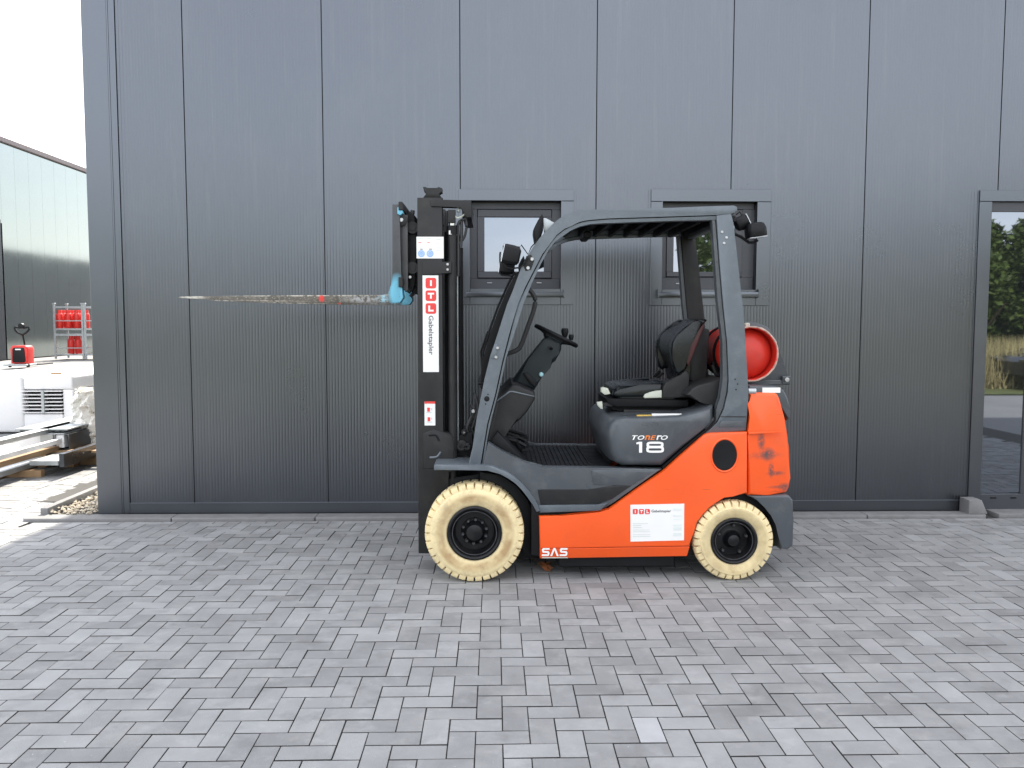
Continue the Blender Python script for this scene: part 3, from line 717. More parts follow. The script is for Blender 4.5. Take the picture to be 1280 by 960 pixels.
rp = [(895.5, 269), (914.6, 266), (917, 280), (922, 325), (930, 397), (935, 480), (935.6, 497), (933, 538.5), (879, 542.5), (890, 536), (898, 528), (905, 511), (910, 490), (911, 474), (909, 427), (904, 380), (899, 320)]
rl = [(889.6, 275), (894, 271), (897.5, 320), (902.5, 380), (907.5, 427), (909.5, 474), (908.5, 490), (903.5, 510), (897, 526), (889, 534.5), (880, 540), (884, 532), (893, 521), (900, 497), (904, 474), (903, 427), (897, 375)]
for mr in (False, True):
    o = BM(); prism(o, PP(rp, GY+.002), GY+.002 if not mr else mir(GY+.002), GY+.075 if not mr else mir(GY+.075), .006, 2); rpo = obj('rear_pillar', o, m_guard if not mr else m_mast, fl)
    o = BM(); prism(o, PP(rl, GY+.014), GY+.014 if not mr else mir(GY+.014), GY+.07 if not mr else mir(GY+.07), .003, 1); obj('pillar_lip', o, m_grey, rpo)
    if not mr:
        boltset('bolt', [(902.5, 290), (908, 297), (905, 304)], GY+.002, .008, .005, m_steel, rpo)
        plate('base_seam', [(901, 520.3), (932.5, 520.6), (932.6, 521.6), (901, 521.3)], GY-.002, GY+.01, m_mast, rpo, 0)
        plate('name_plate', [(902, 526), (930, 526), (930, 534), (898, 534)], GY-.002, GY+.01, m_grey, rpo, .001)
        boltset('bolt', [(919, 474), (922, 480), (920, 487)], GY+.002, .004, .003, m_black, rpo)
boltset('bolt', [(622, 435), (620, 446.5)], GY-.002, .009, .008, m_steel, fl)
plate('rail_bracket', [(618, 430), (622, 430), (620.5, 449), (613, 448)], GY-.004, GY+.01, m_guard, fl, .002)
x, z = at(608.5, 498.5, GY); bm = BM(); lathe(bm, [(.016, 0), (.016, -.002), (.013, -.003), (0, -.0025)], (x, GY+.001, z), 'y', 16); obj('rail_hole_shade', bm, m_black, fl)  # shade inside the hole, put on as a black disc
boltset('bolt', [(610, 493), (607, 505)], GY, .004, .003, m_black, fl)
# roof: cross bars and the clear-dark top plate between the side rails
zr0 = at(780, 279, GY)[1]; zr1 = at(780, 264, GY)[1]
xr0 = at(712, 270, GY)[0]; xr1 = at(912, 262, GY)[0]
bm = BM(); box(bm, xr0+.02, xr1-.02, GY+.07, mir(GY+.07), zr1-.012, zr1-.002); obj('roof_plate', bm, m_black, fl)
for k in range(9):
    x = xr0+.05+k*(xr1-xr0-.1)/8; bm = BM(); box(bm, x-.012, x+.012, GY+.0755, mir(GY+.0755), zr0+.012, zr1-.013, .003); obj('roof_bar', bm, m_black, fl)
bm = BM(); box(bm, xr1-.03, xr1+.012, GY+.0755, mir(GY+.0755), zr0-.0, zr1+.0, .006); obj('roof_crossbeam', bm, m_guard, fl)
a = at(692, 290, GY); bm = BM(); box(bm, a[0]-.02, a[0]+.03, GY+.0755, mir(GY+.0755), a[1]-.03, a[1]+.01, .008); obj('roof_crossbeam', bm, m_guard, fl)
a = at(727, 290, YC); bm = BM(); box(bm, a[0], a[0]+.05, YC-.12, YC+.12, zr0-.05, zr0-.004, .01); obj('overhead_console', bm, m_black, fl)
# --- front windscreen with wiper
ws0 = [(600, 476), (604, 450), (612, 425), (624, 390), (640, 352), (652, 330)]
a = PP(ws0, YC); bm = BM()
pv = [(p[0], p[1]) for p in a]; off = [(x+.014, z+.006) for x, z in pv][::-1]
prism(bm, [(x+.05, z) for x, z in pv+off], GY+.10, mir(GY+.06), 0); obj('windscreen', bm, m_glass, fl)
for Ya in (GY+.085, mir(GY+.085)):
    bm = BM(); Pq = PP(ws0, GY+.1); tube(bm, [(x+.035, Ya, z) for x, z in Pq], .018, 8); obj('windscreen_frame', bm, m_black, fl)
bm = BM(); Pq = PP([(602, 478), (604, 440), (613, 410), (622, 385), (634, 358), (643, 340)], YC-.1)
tube(bm, [(x, YC-.15, z) for x, z in Pq], .007, 6); tube(bm, [(Pq[0][0]+.01, YC-.12, Pq[0][1]-.02), (Pq[1][0]-.015, YC-.12, Pq[1][1]), (Pq[1][0]+.03, YC-.12, Pq[1][1]+.13)], .006, 6)
obj('wiper', bm, m_black, fl)
bm = BM(); a = at(606, 476, YC-.15); box(bm, a[0]-.03, a[0]+.03, YC-.2, YC-.05, a[1]-.05, a[1]+.01, .012); box(bm, a[0]-.04, a[0]+.0, YC-.35, YC+.35, a[1]-.012, a[1]+.006, .004); obj('wiper_motor', bm, m_black, fl)
plate('windscreen_edge', [(600.5, 478), (603.5, 450), (611, 421), (623, 388), (634, 362), (643, 345), (651, 336), (640, 366), (634, 380), (618, 430), (611, 449), (604, 478)], GY+.03, GY+.05, m_rubber, fl, .002)
plate('wheel_dark_block', [(552, 600), (600, 592), (600, 692), (556, 692)], YN+.22, mir(YN+.22), m_black, fl, .004)  # added black block, makes the space behind the front wheel dark
# --- grab handle
hp = smoothline([(658, 360), (665, 366), (669, 375), (667, 388), (660, 408), (652, 430), (647, 437), (638, 441), (627, 445)], 4)
bm = BM(); tube(bm, [(at(x, y, GY+.1)[0], GY+.1, at(x, y, GY+.1)[1]) for x, y in hp], .0135, 8); obj('grab_handle', bm, m_mast, fl)

# --- dash cowl, steering column, wheel, pedals
plate('dash_cowl', [(622, 498), (640, 480), (648, 481), (668, 490), (669, 499), (659, 515), (649, 526), (633, 535), (630, 548), (627, 561), (609.5, 551)], YC-.33, YC+.33, m_mast, bev=.018, seg=3)
plate('cowl_edge', [(621, 500.5), (637, 488.5), (641, 488.5), (668, 495), (668, 496.2), (641, 490), (637.5, 490), (621.5, 502)], YC-.336, YC-.30, m_guard, bev=.0008)
plate('column_boot', [(636, 483), (650, 478), (667, 488), (664, 496), (640, 494)], YC-.16, YC+.16, m_black, bev=.015, seg=3)
plate('steering_column', [(681, 424), (686, 419.5), (702, 428), (702, 437), (700, 441.5), (694, 452), (684, 456.5), (678, 471), (668, 488), (639, 480), (660, 450)], YC-.11, YC+.11, m_dash, bev=.025, seg=4)
plate('column_collar', [(680, 417.5), (685, 413), (704, 424), (703, 431), (698, 433), (682, 425)], YC-.06, YC+.06, m_black, bev=.012, seg=3)
plate('tilt_lever', [(654, 467), (659, 466), (670, 476), (669, 484), (663, 480)], YC-.135, YC-.11, m_black, bev=.005, seg=2)
a = at(676.5, 468, YC-.12); bm = BM(); lathe(bm, [(.014, .01), (.016, 0), (.012, -.012), (0, -.016)], (a[0], YC-.125, a[1]), 'y', 12); obj('ignition_key', bm, m_aqua, fl)
bm = BM(); a = at(690, 436, YC-.115); tube(bm, [(a[0], YC-.1, a[1]), (a[0]-.02, YC-.2, a[1]+.01), (a[0]-.03, YC-.27, a[1]+.015)], .009, 8); obj('direction_lever', bm, m_black, fl)
s0, s1 = at(668.5, 406.5, YC), at(722, 433, YC); cx_, cz_ = (s0[0]+s1[0])/2, (s0[1]+s1[1])/2
dv = Vector((s1[0]-s0[0], 0, s1[1]-s0[1])); nv = Vector((-dv.z, 0, dv.x)).normalized()
bm = BM(); torus(bm, (cx_, YC, cz_), dv.length/2-.012, .014, nv); sw = obj('steering_wheel', bm, m_black, fl)
du = dv.normalized(); c_ = Vector((cx_, YC, cz_))
# hub: turned from z to the column direction
hubv = []; bm2 = BM(); lathe(bm2, [(.001, .012), (.04, .01), (.046, -.005), (.034, -.06), (.001, -.062)], (0, 0, 0), 'z', 16)
bmesh.ops.transform(bm2, matrix=Matrix.Translation(c_-nv*.015) @ nv.to_track_quat('Z', 'Y').to_matrix().to_4x4(), verts=bm2.verts); obj('wheel_hub', bm2, m_black, sw)
for a_ in (90, 210, 330):
    q = du*math.cos(R(a_))+Vector((0, 1, 0))*math.sin(R(a_)); bm = BM(); tube(bm, [c_-nv*.03, c_-nv*.02+q*.07, c_+q*(dv.length/2-.014)], .011, 6); obj('wheel_spoke', bm, m_black, sw)
a = at(706, 416, YC-.05); bm = BM()
lathe(bm, [(0, .03), (.02, .028), (.024, .01), (.02, -.01), (.012, -.03), (.0, -.032)], (a[0], YC-.05, a[1]), 'z', 12)
lathe(bm, [(0, .016), (.014, .014), (.017, 0), (.012, -.02), (0, -.022)], (a[0]+.04, YC-.06, a[1]-.025), 'z', 12); obj('spinner_knob', bm, m_black, sw)
for k, yy in enumerate((YC-.17, YC-.02, YC+.14)):
    bm = BM(); p0 = at(634, 541, YC); p1 = at(656, 553-k*3, YC); p2 = at(664, 559-k*4, YC)
    tube(bm, [(p0[0], yy, p0[1]), (p1[0], yy, p1[1])], .012, 6)
    box(bm, p1[0]-.03, p2[0]-.02, yy-.04, yy+.04, p2[1]+.0, p2[1]+.02, .004)
    obj('pedal', bm, m_black, fl)
bm = BM()
for yy in (YC-.2, YC-.1, YC+.05):
    p0 = at(632, 548, YC); tube(bm, [(p0[0]-.02, yy, p0[1]+.03), (p0[0]+.06, yy, p0[1]+.01), (p0[0]+.1, yy+.02, p0[1]-.06)], .015, 7)
obj('pedal_linkage', bm, m_black, fl)

# --- seat (nested child pieces)
SY = YC-.26
seat = plate('seat', [(758, 481), (763, 477.5), (790, 476), (826, 475), (832, 483), (832, 498.5), (770, 498.5), (762, 495), (758, 489)], SY, mir(SY), m_vinyl, bev=.03, seg=4, ang=50, trace=YC+.12)
for Ya in (SY-.005, mir(SY-.005)-.085):
    bm = BM(); prism(bm, PP([(768, 489), (775, 484.5), (800, 480.5), (828, 478), (830, 491), (824, 497), (772, 497.5), (766, 494)], SY), Ya, Ya+.09, .02, 4); obj('seat_bolster', bm, m_vinyl, seat, 50)
plate('seat_pan', [(756, 497), (765, 499.5), (858, 499.5), (861.5, 503), (860, 508.5), (771, 508.5), (760, 504)], SY-.012, mir(SY+.15), m_black, seat, .006)
plate('seat_suspension', [(756, 498), (862, 499), (858, 511), (852, 517), (782, 516), (766, 512), (757, 508)], SY+.03, mir(SY+.15), m_rubber, seat, .004)
plate('seat_rail', [(780, 512), (853, 513), (853, 517.5), (780, 516.8)], SY+.005, SY+.03, m_mast, seat, .001)
sa = at(796, 520, YN+.08); sb = at(852, 520, YN+.08); sm_ = at(815, 520, YN+.08); zt_ = at(800, 520.6, YN+.035)[1]
bm = BM(); box(bm, sm_[0], sb[0], YN+.078, YN+.098, zt_-.01, zt_+.011, .001); obj('top_sticker', bm, m_white, fl)
bm = BM(); box(bm, sa[0], sm_[0]-.001, YN+.078, YN+.098, zt_-.01, zt_+.004, .001); obj('top_sticker', bm, m_yellow, fl)
plate('seat_lever', [(751.5, 485.5), (754, 484), (760, 485.5), (763, 492.5), (756, 493.5), (751.5, 490)], SY-.02, SY+.03, m_cream, seat, .003)
plate('seat_lever', [(746, 503), (753, 502), (753.5, 511.5), (751, 511), (747, 507)], SY-.01, SY+.03, m_cream, seat, .003)
plate('lever_arm', [(753, 503.5), (766, 503), (766, 508), (753, 508)], SY, SY+.02, m_mast, seat, .002)
plate('belt_buckle_cover', [(804.5, 496.5), (806, 493), (812, 490.5), (820, 488.5), (827.5, 488), (827.5, 497.3), (806, 498)], SY-.022, SY, m_cream, seat, .006, 3)
plate('seat_hinge_cover', [(828, 498), (829, 484), (833, 477), (848, 471.5), (852, 467), (858, 463.5), (862, 469), (861.5, 497)], SY-.03, SY+.03, m_mast, seat, .008, 3)
plate('buckle', [(816, 470), (824, 462.5), (827, 465), (819, 472)], YC+.2, YC+.23, m_black, seat, .003)
plate('buckle', [(821, 471), (829, 465), (831, 467), (823, 473)], YC+.16, YC+.19, m_black, seat, .003)
bk = smoothline([(863, 400.5), (860, 398.5), (856, 399), (851, 401), (842, 405.5), (833, 411.5), (826, 418), (823, 424), (821.8, 431), (822.3, 437), (826, 446), (830, 457), (832, 466), (834, 473)], 3)
bkin = [(843, 471), (845, 455), (843, 440), (846, 425), (852, 414), (859, 405)]
plate('backrest', bk+bkin, SY+.04, mir(SY+.04), m_vinyl, seat, .05, 6, 50, trace=mir(SY+.03))
shl = [(873, 399), (881.5, 401.5), (879, 406), (868, 417), (861, 430), (858, 445), (859, 461), (848, 468), (844, 464), (841, 450), (839.5, 438), (841, 428), (846, 419), (855, 410), (866, 402.5)]
plate('backrest_shell', shl, SY-.022, SY+.06, m_vinyl, seat, .014, 4, 50); plate('backrest_shell', shl, mir(SY-.022), mir(SY+.06), m_vinyl, seat, .014, 4, 50)
plate('backrest_back', [(879, 405), (881, 404), (880, 410), (866, 444), (860, 458), (857, 450), (858, 436), (866, 418)], SY-.014, mir(SY-.014), m_red_shell, seat, .01, 3)
plate('seat_back_plate', [(877, 409), (886, 411.5), (887, 414), (883, 475), (866, 479), (860, 470), (864, 446)], SY+.10, mir(SY+.10), m_mast, fl, .006)
bm = BM(); q = [(886, 455), (890, 465), (896, 470), (905, 474)]
for dy_, o_ in ((0, 0), (.05, 3)):
    P_ = smoothline([(at(x+o_, y+o_*.6, YC)[0], YC-.1+dy_, at(x, y-o_, YC)[1]) for x, y in q], 5); tube(bm, P_, .016, 8)
obj('gas_hose', bm, m_hose, fl)

# --- working lamps at the rear, head lamps and mirror in front
def lamp_part(cx, cz, Y, w_, h_, dirx, tilt, parent, round_=False):
    bm = BM()
    prof = [(-.0, .30), (.1, .42), (.4, .5), (.9, .5), (1.0, .46)]
    rings = []
    for t, k in prof:
        ring = []
        for i in range(20):
            a = 2*math.pi*i/20; n = 4 if not round_ else 2
            ca, sa = math.cos(a), math.sin(a); rr = 1/((abs(ca)**n+abs(sa)**n)**(1/n))
            ring.append(bm.verts.new(((t-.5)*w_, ca*rr*k*h_, sa*rr*k*h_)))
        rings.append(ring)
    for i in range(len(rings)-1):
        for k in range(20): bm.faces.new((rings[i][k], rings[i][(k+1) % 20], rings[i+1][(k+1) % 20], rings[i+1][k]))
    bm.faces.new(rings[0][::-1]); bm.faces.new(rings[-1])
    bmesh.ops.recalc_face_normals(bm, faces=bm.faces)
    mt = Matrix.Translation((cx, Y, cz)) @ Matrix.Rotation(R(tilt), 4, 'Y') @ Matrix.Diagonal((dirx, 1, 1, 1))
    bmesh.ops.transform(bm, matrix=mt, verts=bm.verts); bmesh.ops.recalc_face_normals(bm, faces=bm.faces)
    o = obj('work_lamp', bm, m_black, parent)
    bm = BM(); box(bm, w_*.5, w_*.5+.004, -h_*.44, h_*.44, -h_*.44, h_*.44, .0); bmesh.ops.transform(bm, matrix=mt, verts=bm.verts); bmesh.ops.recalc_face_normals(bm, faces=bm.faces)
    obj('lens', bm, m_lens, o); return o
x, z = at(926.5, 279, GY+.12); lamp_part(x, z, GY+.12, .075, .085, 1, -28, fl, True)
x, z = at(943.5, 288, GY+.1); lamp_part(x, z, GY+.09, .085, .115, 1, 82, fl)
bm = BM(); q = [(917, 292), (926, 296), (936, 303), (943, 303.5), (947, 300)]
tube(bm, [(at(a, b, GY+.1)[0], GY+.1, at(a, b, GY+.1)[1]) for a, b in q], .009, 6); box(bm, at(915, 0, GY+.1)[0], at(922, 0, GY+.1)[0], GY+.05, GY+.2, at(0, 273, GY)[1], at(0, 265, GY)[1], .004)
tube(bm, [(at(a, b, GY+.1)[0], GY+.12, at(a, b, GY+.1)[1]) for a, b in ((921, 268), (926, 264), (928, 268))], .004, 5)
obj('lamp_bracket', bm, m_black, fl)
x, z = at(639.5, 319, GY-.0); lamp_part(x, z, GY+.0, .1, .115, -1, 12, fl)
bm = BM(); q = [(629.5, 307), (630, 322), (632, 334), (640, 335.5), (650, 334.5), (656, 329), (660, 322)]
tube(bm, [(at(a, b, GY-.02)[0], GY-.02, at(a, b, GY-.02)[1]) for a, b in q], .005, 6)
tube(bm, [(at(a, b, GY-.02)[0], GY-.02, at(a, b, GY-.02)[1]) for a, b in ((630, 305), (636, 307), (650, 309), (651.5, 306), (660, 318), (664, 309), (672, 300))], .0035, 5)
obj('lamp_bracket', bm, m_black, fl)
x, z = at(628.5, 330, mir(GY)); 
bm = BM(); q = [(625.5, 315), (625, 318), (625, 342), (627, 344), (640, 345), (645, 342), (655, 338)]
tube(bm, [(at(a, b, GY+.12)[0], GY+.12, at(a, b, GY+.12)[1]) for a, b in q], .005, 6); obj('lamp_bracket', bm, m_black, fl)
x, z = at(634, 333, GY+.16); lamp_part(x, z, GY+.16, .09, .1, -1, 8, fl)
boltset('bolt', [(665, 324), (660, 335)], GY-.002, .011, .01, m_steel, fl)
plate('lamp_mount', [(658, 320), (664, 318), (668, 326), (664, 337), (657, 339), (654, 332)], GY-.003, GY+.02, m_mast, fl, .004)
plate('mirror_housing', [(677.5, 267), (679.5, 271.5), (679, 288), (676, 297), (670.5, 303), (669, 299), (667.5, 290), (668, 284), (672, 276)], YC-.33, YC-.12, m_black, fl, .012, 3)
plate('mirror_stay', [(679, 272), (683, 273), (694, 279), (688, 286), (681, 290), (679.5, 284)], YC-.3, YC-.27, m_galv, fl, .002)

# --- mast
MY = YC-.33
mast = plate('outer_mast', [(521.5, 247), (553, 247), (553, 540), (561, 541.5), (568, 548), (569, 588), (560, 590), (560, 640), (556, 692), (523, 692)], MY, MY+.07, m_mast, fl, .004)
plate('outer_mast', [(521.5, 247), (553, 247), (553, 540), (561, 541.5), (568, 548), (569, 588), (560, 590), (560, 640), (556, 692), (523, 692)], mir(MY), mir(MY+.07), m_mast, fl, .004)
for Ya, Yb in ((MY+.08, MY+.13), (mir(MY+.08), mir(MY+.13))):
    bm = BM(); prism(bm, PP([(525, 249), (551, 249), (551, 686), (525, 686)], MY+.08), Ya, Yb, .004); obj('inner_mast', bm, m_mast, fl)
for yy in (260, 420, 560, 670):
    a = at(538, yy, MY); bm = BM(); box(bm, a[0]-.0, a[0]+.05, MY+.0705, mir(MY+.0705), a[1]-.05, a[1]+.03, .006); obj('mast_crossmember', bm, m_mast, fl)
plate('mast_head', [(537, 249), (589, 250.5), (589.5, 271), (583, 272), (577, 262), (576, 258.5), (539, 258.5)], MY-.006, MY+.05, m_mast, fl, .004)
plate('mast_head', [(577, 252), (589, 252), (589, 271), (578, 272)], MY+.06, mir(MY+.0), m_mast, fl, .004)
mh = plate('head_roller_bracket', [(528.5, 233.5), (532, 233.5), (534, 235.5), (546, 235.5), (548, 233.5), (552.5, 235), (552.5, 240), (549, 241), (548, 242), (553, 248), (528, 248), (534, 241.5), (530, 239)], MY+.05, MY+.13, m_mast, fl, .003)
mb = plate('mast_bracket', [(528, 327.5), (564, 327), (564, 341.5), (540, 343), (528, 343)], MY-.008, MY+.03, m_mast, fl, .003)
boltset('bolt', [(559.5, 330.5), (559.5, 337)], MY-.008, .008, .006, m_steel, mb)
plate('gusset', [(529, 541.5), (542, 536.5), (556, 541), (566, 546), (568, 560), (566, 586), (529, 586)], MY-.004, MY+.02, m_mast, fl, .006, 3)
x, z = at(543, 546, MY-.003); bm = BM()
for px_a, px_b, m__ in (((536, 544), (549, 551), m_black), ((537, 572), (551, 565), m_guard)):
    p0 = at(*px_a, MY-.006); p1 = at(*px_b, MY-.006); mid = ((p0[0]+p1[0])/2+.01, (p0[1]+p1[1])/2+(.018 if m__ is m_black else -.012))
    b_ = BM(); tube(b_, smoothline([(p0[0], MY-.004, p0[1]), (mid[0], MY-.004, mid[1]), (p1[0], MY-.004, p1[1])], 4), .007, 6); obj('slotted_hole', b_, m__, fl)
bm.free()
def vtube(name, px, y0, y1, Y, r, mat, seg=12):
    a = at(px, y0, Y); b = at(px, y1, Y); bm = BM(); tube(bm, [(a[0], Y, b[1]), (a[0], Y, a[1])], r, seg); return obj(name, bm, mat, fl)
for s_ in (0, 1):
    Yc_ = MY+.04 if s_ == 0 else mir(MY+.04)
    xx = at(565.5, 400, MY+.04)[0]
    bm = BM(); z0_, z1_ = at(0, 585, Yc_)[1], at(0, 285 if s_ == 0 else 285, MY+.04)[1]
    tube(bm, [(xx, Yc_, .35), (xx, Yc_, z1_)], .027, 14); cy = obj('lift_cylinder', bm, m_mast, fl)
    bm = BM(); tube(bm, [(xx, Yc_, z1_), (xx, Yc_, z1_+.09)], .019, 12); obj('piston_rod', bm, m_chrome, cy)
    bm = BM(); tube(bm, [(xx, Yc_, z1_-.03), (xx, Yc_, z1_+.02)], .033, 14); obj('cylinder_gland', bm, m_black, cy)
vtube('hydraulic_pipe', 571.5, 300, 560, MY+.07, .005, m_galv, 8)  # pale tube in place of the highlight along the lift cylinder
vtube('hydraulic_pipe', 575, 296, 545, MY+.1, .008, m_black, 8)
vtube('hydraulic_pipe', 558, 290, 560, MY+.09, .012, m_black, 8)
vtube('hydraulic_pipe', 577, 310, 545, MY+.3, .009, m_black, 8)
bm = BM()
for q in ([(573, 345), (573, 300), (573, 280), (580, 274), (586, 272)], [(573, 306), (580, 297), (583, 285), (582, 274)], [(576, 310), (577, 290), (577, 275)]):
    tube(bm, smoothline([(at(a, b, MY+.05)[0], MY+.05, at(a, b, MY+.05)[1]) for a, b in q], 4), .009, 6)
obj('hydraulic_hose', bm, m_hose, fl)
bm = BM(); tube(bm, smoothline([(at(a, b, MY+.02)[0], MY+.02, at(a, b, MY+.02)[1]) for a, b in ((568, 270), (572, 272.5), (578, 270), (583, 265))], 4), .005, 6); obj('yellow_cable', bm, m_cream, fl)
plate('hose_fitting', [(570.5, 258), (575, 258.5), (575, 265), (571, 264.5)], MY+.03, MY+.06, m_galv, fl, .002)
plate('valve_block', [(560, 262), (569, 262), (569, 278), (560, 278)], MY+.0, MY+.06, m_mast, fl, .003)
plate('pipe_label', [(561, 288), (564.5, 288), (564.5, 293), (561, 293)], MY+.008, MY+.02, m_white, fl, 0)
# tilt cylinder and valves at the foot of the mast
bm = BM()
for (px, py, r_) in ((577, 557, .036), (584, 558, .024), (580, 540, .018), (583, 576, .03)):
    a = at(px, py, MY+.06); lathe(bm, [(r_, 0), (r_, -.03), (r_*.7, -.04), (r_*.35, -.04), (r_*.3, -.03), (0, -.03)], (a[0], MY+.07, a[1]), 'y', 16)
obj('tilt_cylinder', bm, m_mast, fl)
plate('valve_bank', [(569, 545), (590, 540), (592, 583), (570, 583)], MY+.08, mir(MY+.1), m_black, fl, .004)
bm = BM()
for q in ([(588, 505), (592, 515), (588, 530), (592, 545)], [(593, 490), (597, 510), (590, 535)], [(590, 520), (584, 535), (588, 545)]):
    tube(bm, smoothline([(at(a, b, MY+.12)[0], MY+.12, at(a, b, MY+.12)[1]) for a, b in q], 4), .009, 6)
obj('hydraulic_hose', bm, m_hose, fl)
boltset('bolt', [(580, 540), (591.5, 514)], MY+.05, .012, .01, m_steel, fl)
# --- fork carriage
car = plate('fork_carriage', [(500.5, 271), (509.5, 268), (510, 362), (507, 365), (503, 360)], YC-.30, YC-.275, m_shank, fl, .003)
plate('fork_carriage', [(500.5, 271), (509.5, 268), (510, 362), (507, 365), (503, 360)], YC+.275, YC+.30, m_shank, fl, .003)
for yy in ((262, 272), (350, 362)):
    a = at(506, yy[1], YC); b = at(511, yy[0], YC); bm = BM(); box(bm, a[0], b[0], YC-.36, YC+.46, a[1], b[1], .004); obj('carriage_bar', bm, m_mast, fl)
a = at(501.5, 275, YC-.3); bm = BM(); lathe(bm, [(.038, 0), (.038, -.012), (.03, -.016), (0, -.016)], (a[0], YC-.305, a[1]), 'y', 20); obj('carriage_roller', bm, m_mast, fl)
boltset('bolt', [(501.5, 275)], YC-.321, .013, .008, m_steel, fl); boltset('bolt', [(513, 346.5)], YC-.25, .01, .02, m_steel, fl)
for s_ in (-1, 1):
    bm = BM(); Yq = YC+s_*.2
    for q in ([(513, 265), (517, 275), (519, 300), (518, 340), (519, 362), (513, 371)], [(516, 263), (514, 285), (515, 330), (515, 355), (510, 366)], [(511, 275), (513, 300), (512, 340), (512, 350)]):
        tube(bm, smoothline([(at(a, b, Yq)[0], Yq, at(a, b, Yq)[1]) for a, b in q], 4), .013, 6)
    obj('carriage_hose', bm, m_hose, fl)
plate('carriage_plate', [(509, 262), (519, 270), (520.5, 300), (520, 352), (515, 366), (509.5, 358)], YC-.23, YC+.23, m_black, fl, .006)
for yy in (285, 335):
    a = at(516, yy, YC-.24); bm = BM(); lathe(bm, [(.036, 0), (.036, -.03), (.02, -.03), (.02, -.035), (0, -.035)], (a[0], YC-.235, a[1]), 'y', 18); obj('mast_roller', bm, m_mast, fl)
def fork(Yf, w_):
    blade = [(499.5, 378.3), (488, 378.5), (440, 378.3), (360, 377.2), (300, 375.6), (262, 374.3), (226, 372.6), (221.5, 371.6), (226, 370.6), (300, 369.6), (400, 369), (478, 368.8), (484, 368), (487, 364), (489.5, 356), (490.5, 345), (490.5, 255.5), (499.5, 255.5), (501.5, 345), (502.5, 362), (504, 372)]
    P = PP(blade, YC-.34); bm = BM(); prism(bm, P, Yf, Yf+w_, .003, 2); return obj('fork', bm, m_fork, fl)
fork(YC-.34, .1); fork(YC+.24, .1)
N_, K_, b_ = nodes_of(m_fork)
# edge scrapes, sooty patches, paint on the shank and heel, red mark
def fc(px, py): x, z = at(px, py, YC-.34); return (x-fl.location.x, 0, z)
mix_in(m_fork, noise_sock(m_fork, 90, .56, .66, (1, 1, 2), 5, .5), (.5, .46, .38))
for (px, py, rx_, rz_, col, amt) in ((360, 368.8, .8, .010, (.62, .58, .5), 1), (300, 376.5, .45, .008, (.55, .5, .44), .9), (240, 371, .12, .02, (.45, .43, .38), 1), (455, 374, .16, .03, (.42, .43, .44), .7)):
    mix_in(m_fork, mul(m_fork, blob_sock(m_fork, fc(px, py), (rx_, 3, rz_), .3), noise_sock(m_fork, 45, .42, .55, (1, 1, 1), 5, amt)), col)
mix_in(m_fork, mul(m_fork, blob_sock(m_fork, fc(402, 373), (.022, 3, .03), .4), noise_sock(m_fork, 50, .3, .5)), (.65, .05, .04))
mix_in(m_fork, blob_sock(m_fork, fc(498, 310), (.07, 3, .3), .96), (.06, .062, .066))
mix_in(m_fork, mul(m_fork, blob_sock(m_fork, fc(496, 366), (.058, 3, .125), .55), noise_sock(m_fork, 22, .28, .38)), (.16, .46, .62))
mix_in(m_fork, mul(m_fork, blob_sock(m_fork, fc(478, 373), (.05, 3, .04), .3), noise_sock(m_fork, 60, .45, .55)), (.3, .5, .6))
plate('fork_latch', [(496.5, 259), (502, 260), (503.5, 266), (500, 269), (496.5, 267)], YC-.35, YC-.25, material('sky_blue_paint', (.16, .46, .62), .5), fl, .004)

# --- stickers and lettering
SYm = MY-.0015
def sticker(name, x0, y0, x1, y1, Y, mat, parent=fl, th=.0012):
    a = at(x0, y1, Y); b = at(x1, y0, Y); bm = BM(); box(bm, a[0], b[0], Y-th, Y, a[1], b[1]); return obj(name, bm, mat, parent)
def letters(name, s, x0, y0, x1, y1, Y, mat, parent, **k):
    a = at(x0, y1, Y); b = at(x1, y0, Y); return text_mesh(name, s, a[0], b[0], a[1], b[1], Y, mat, parent, **k)
def rbox(name, x0, y0, x1, y1, Y, mat, parent, r=.22):
    a = at(x0, y1, Y); b = at(x1, y0, Y); bm = BM(); prism(bm, rnd([(a[0], a[1]), (b[0], a[1]), (b[0], b[1]), (a[0], b[1])], r, 4), Y-.0006, Y); return obj(name, bm, mat, parent)
st = sticker('load_chart_sticker', 520.8, 296, 554.5, 323, MY-.0005, m_white)
Ys = MY-.0025
for cx__ in (526.7, 537.6):
    a = at(cx__, 317, Ys); bm = BM(); prism(bm, [(a[0]+.021*math.cos(i*math.pi/10), a[1]+.021*math.sin(i*math.pi/10)) for i in range(20)], Ys-.0005, Ys); obj('blue_disc', bm, material('disc_blue', (.3, .46, .78), .5) if cx__ < 530 else bpy.data.materials['disc_blue'], st)
    a = at(cx__, 317, Ys-.001); bm = BM(); torus(bm, (a[0], Ys-.0008, a[1]), .012, .0012, (0, 1, 0), 16, 4); obj('disc_mark', bm, m_lgrey, st)
for (x0, y0, x1, y1, m__) in ((523, 303, 527, 303.7, m_lred), (534, 303, 537.5, 303.7, m_lred), (545, 304, 548.5, 304.7, m_lgrey), (523, 298, 529, 298.7, m_lgrey), (533, 298, 539, 298.7, m_lgrey), (545, 299, 551, 299.7, m_lgrey), (546, 309.5, 552, 310.1, m_lgrey), (525, 311, 528.5, 311.8, m_ldark), (536.5, 311, 540, 311.8, m_ldark), (545, 313, 551, 313.6, m_lgrey)):
    sticker('print_line', x0, y0, x1, y1, Ys, m__, st, .0004)
st = sticker('vertical_sticker', 529, 344.2, 548, 465, MY-.0005, m_white); st['label'] = 'tall white sticker reading ITL Gabelstapler'
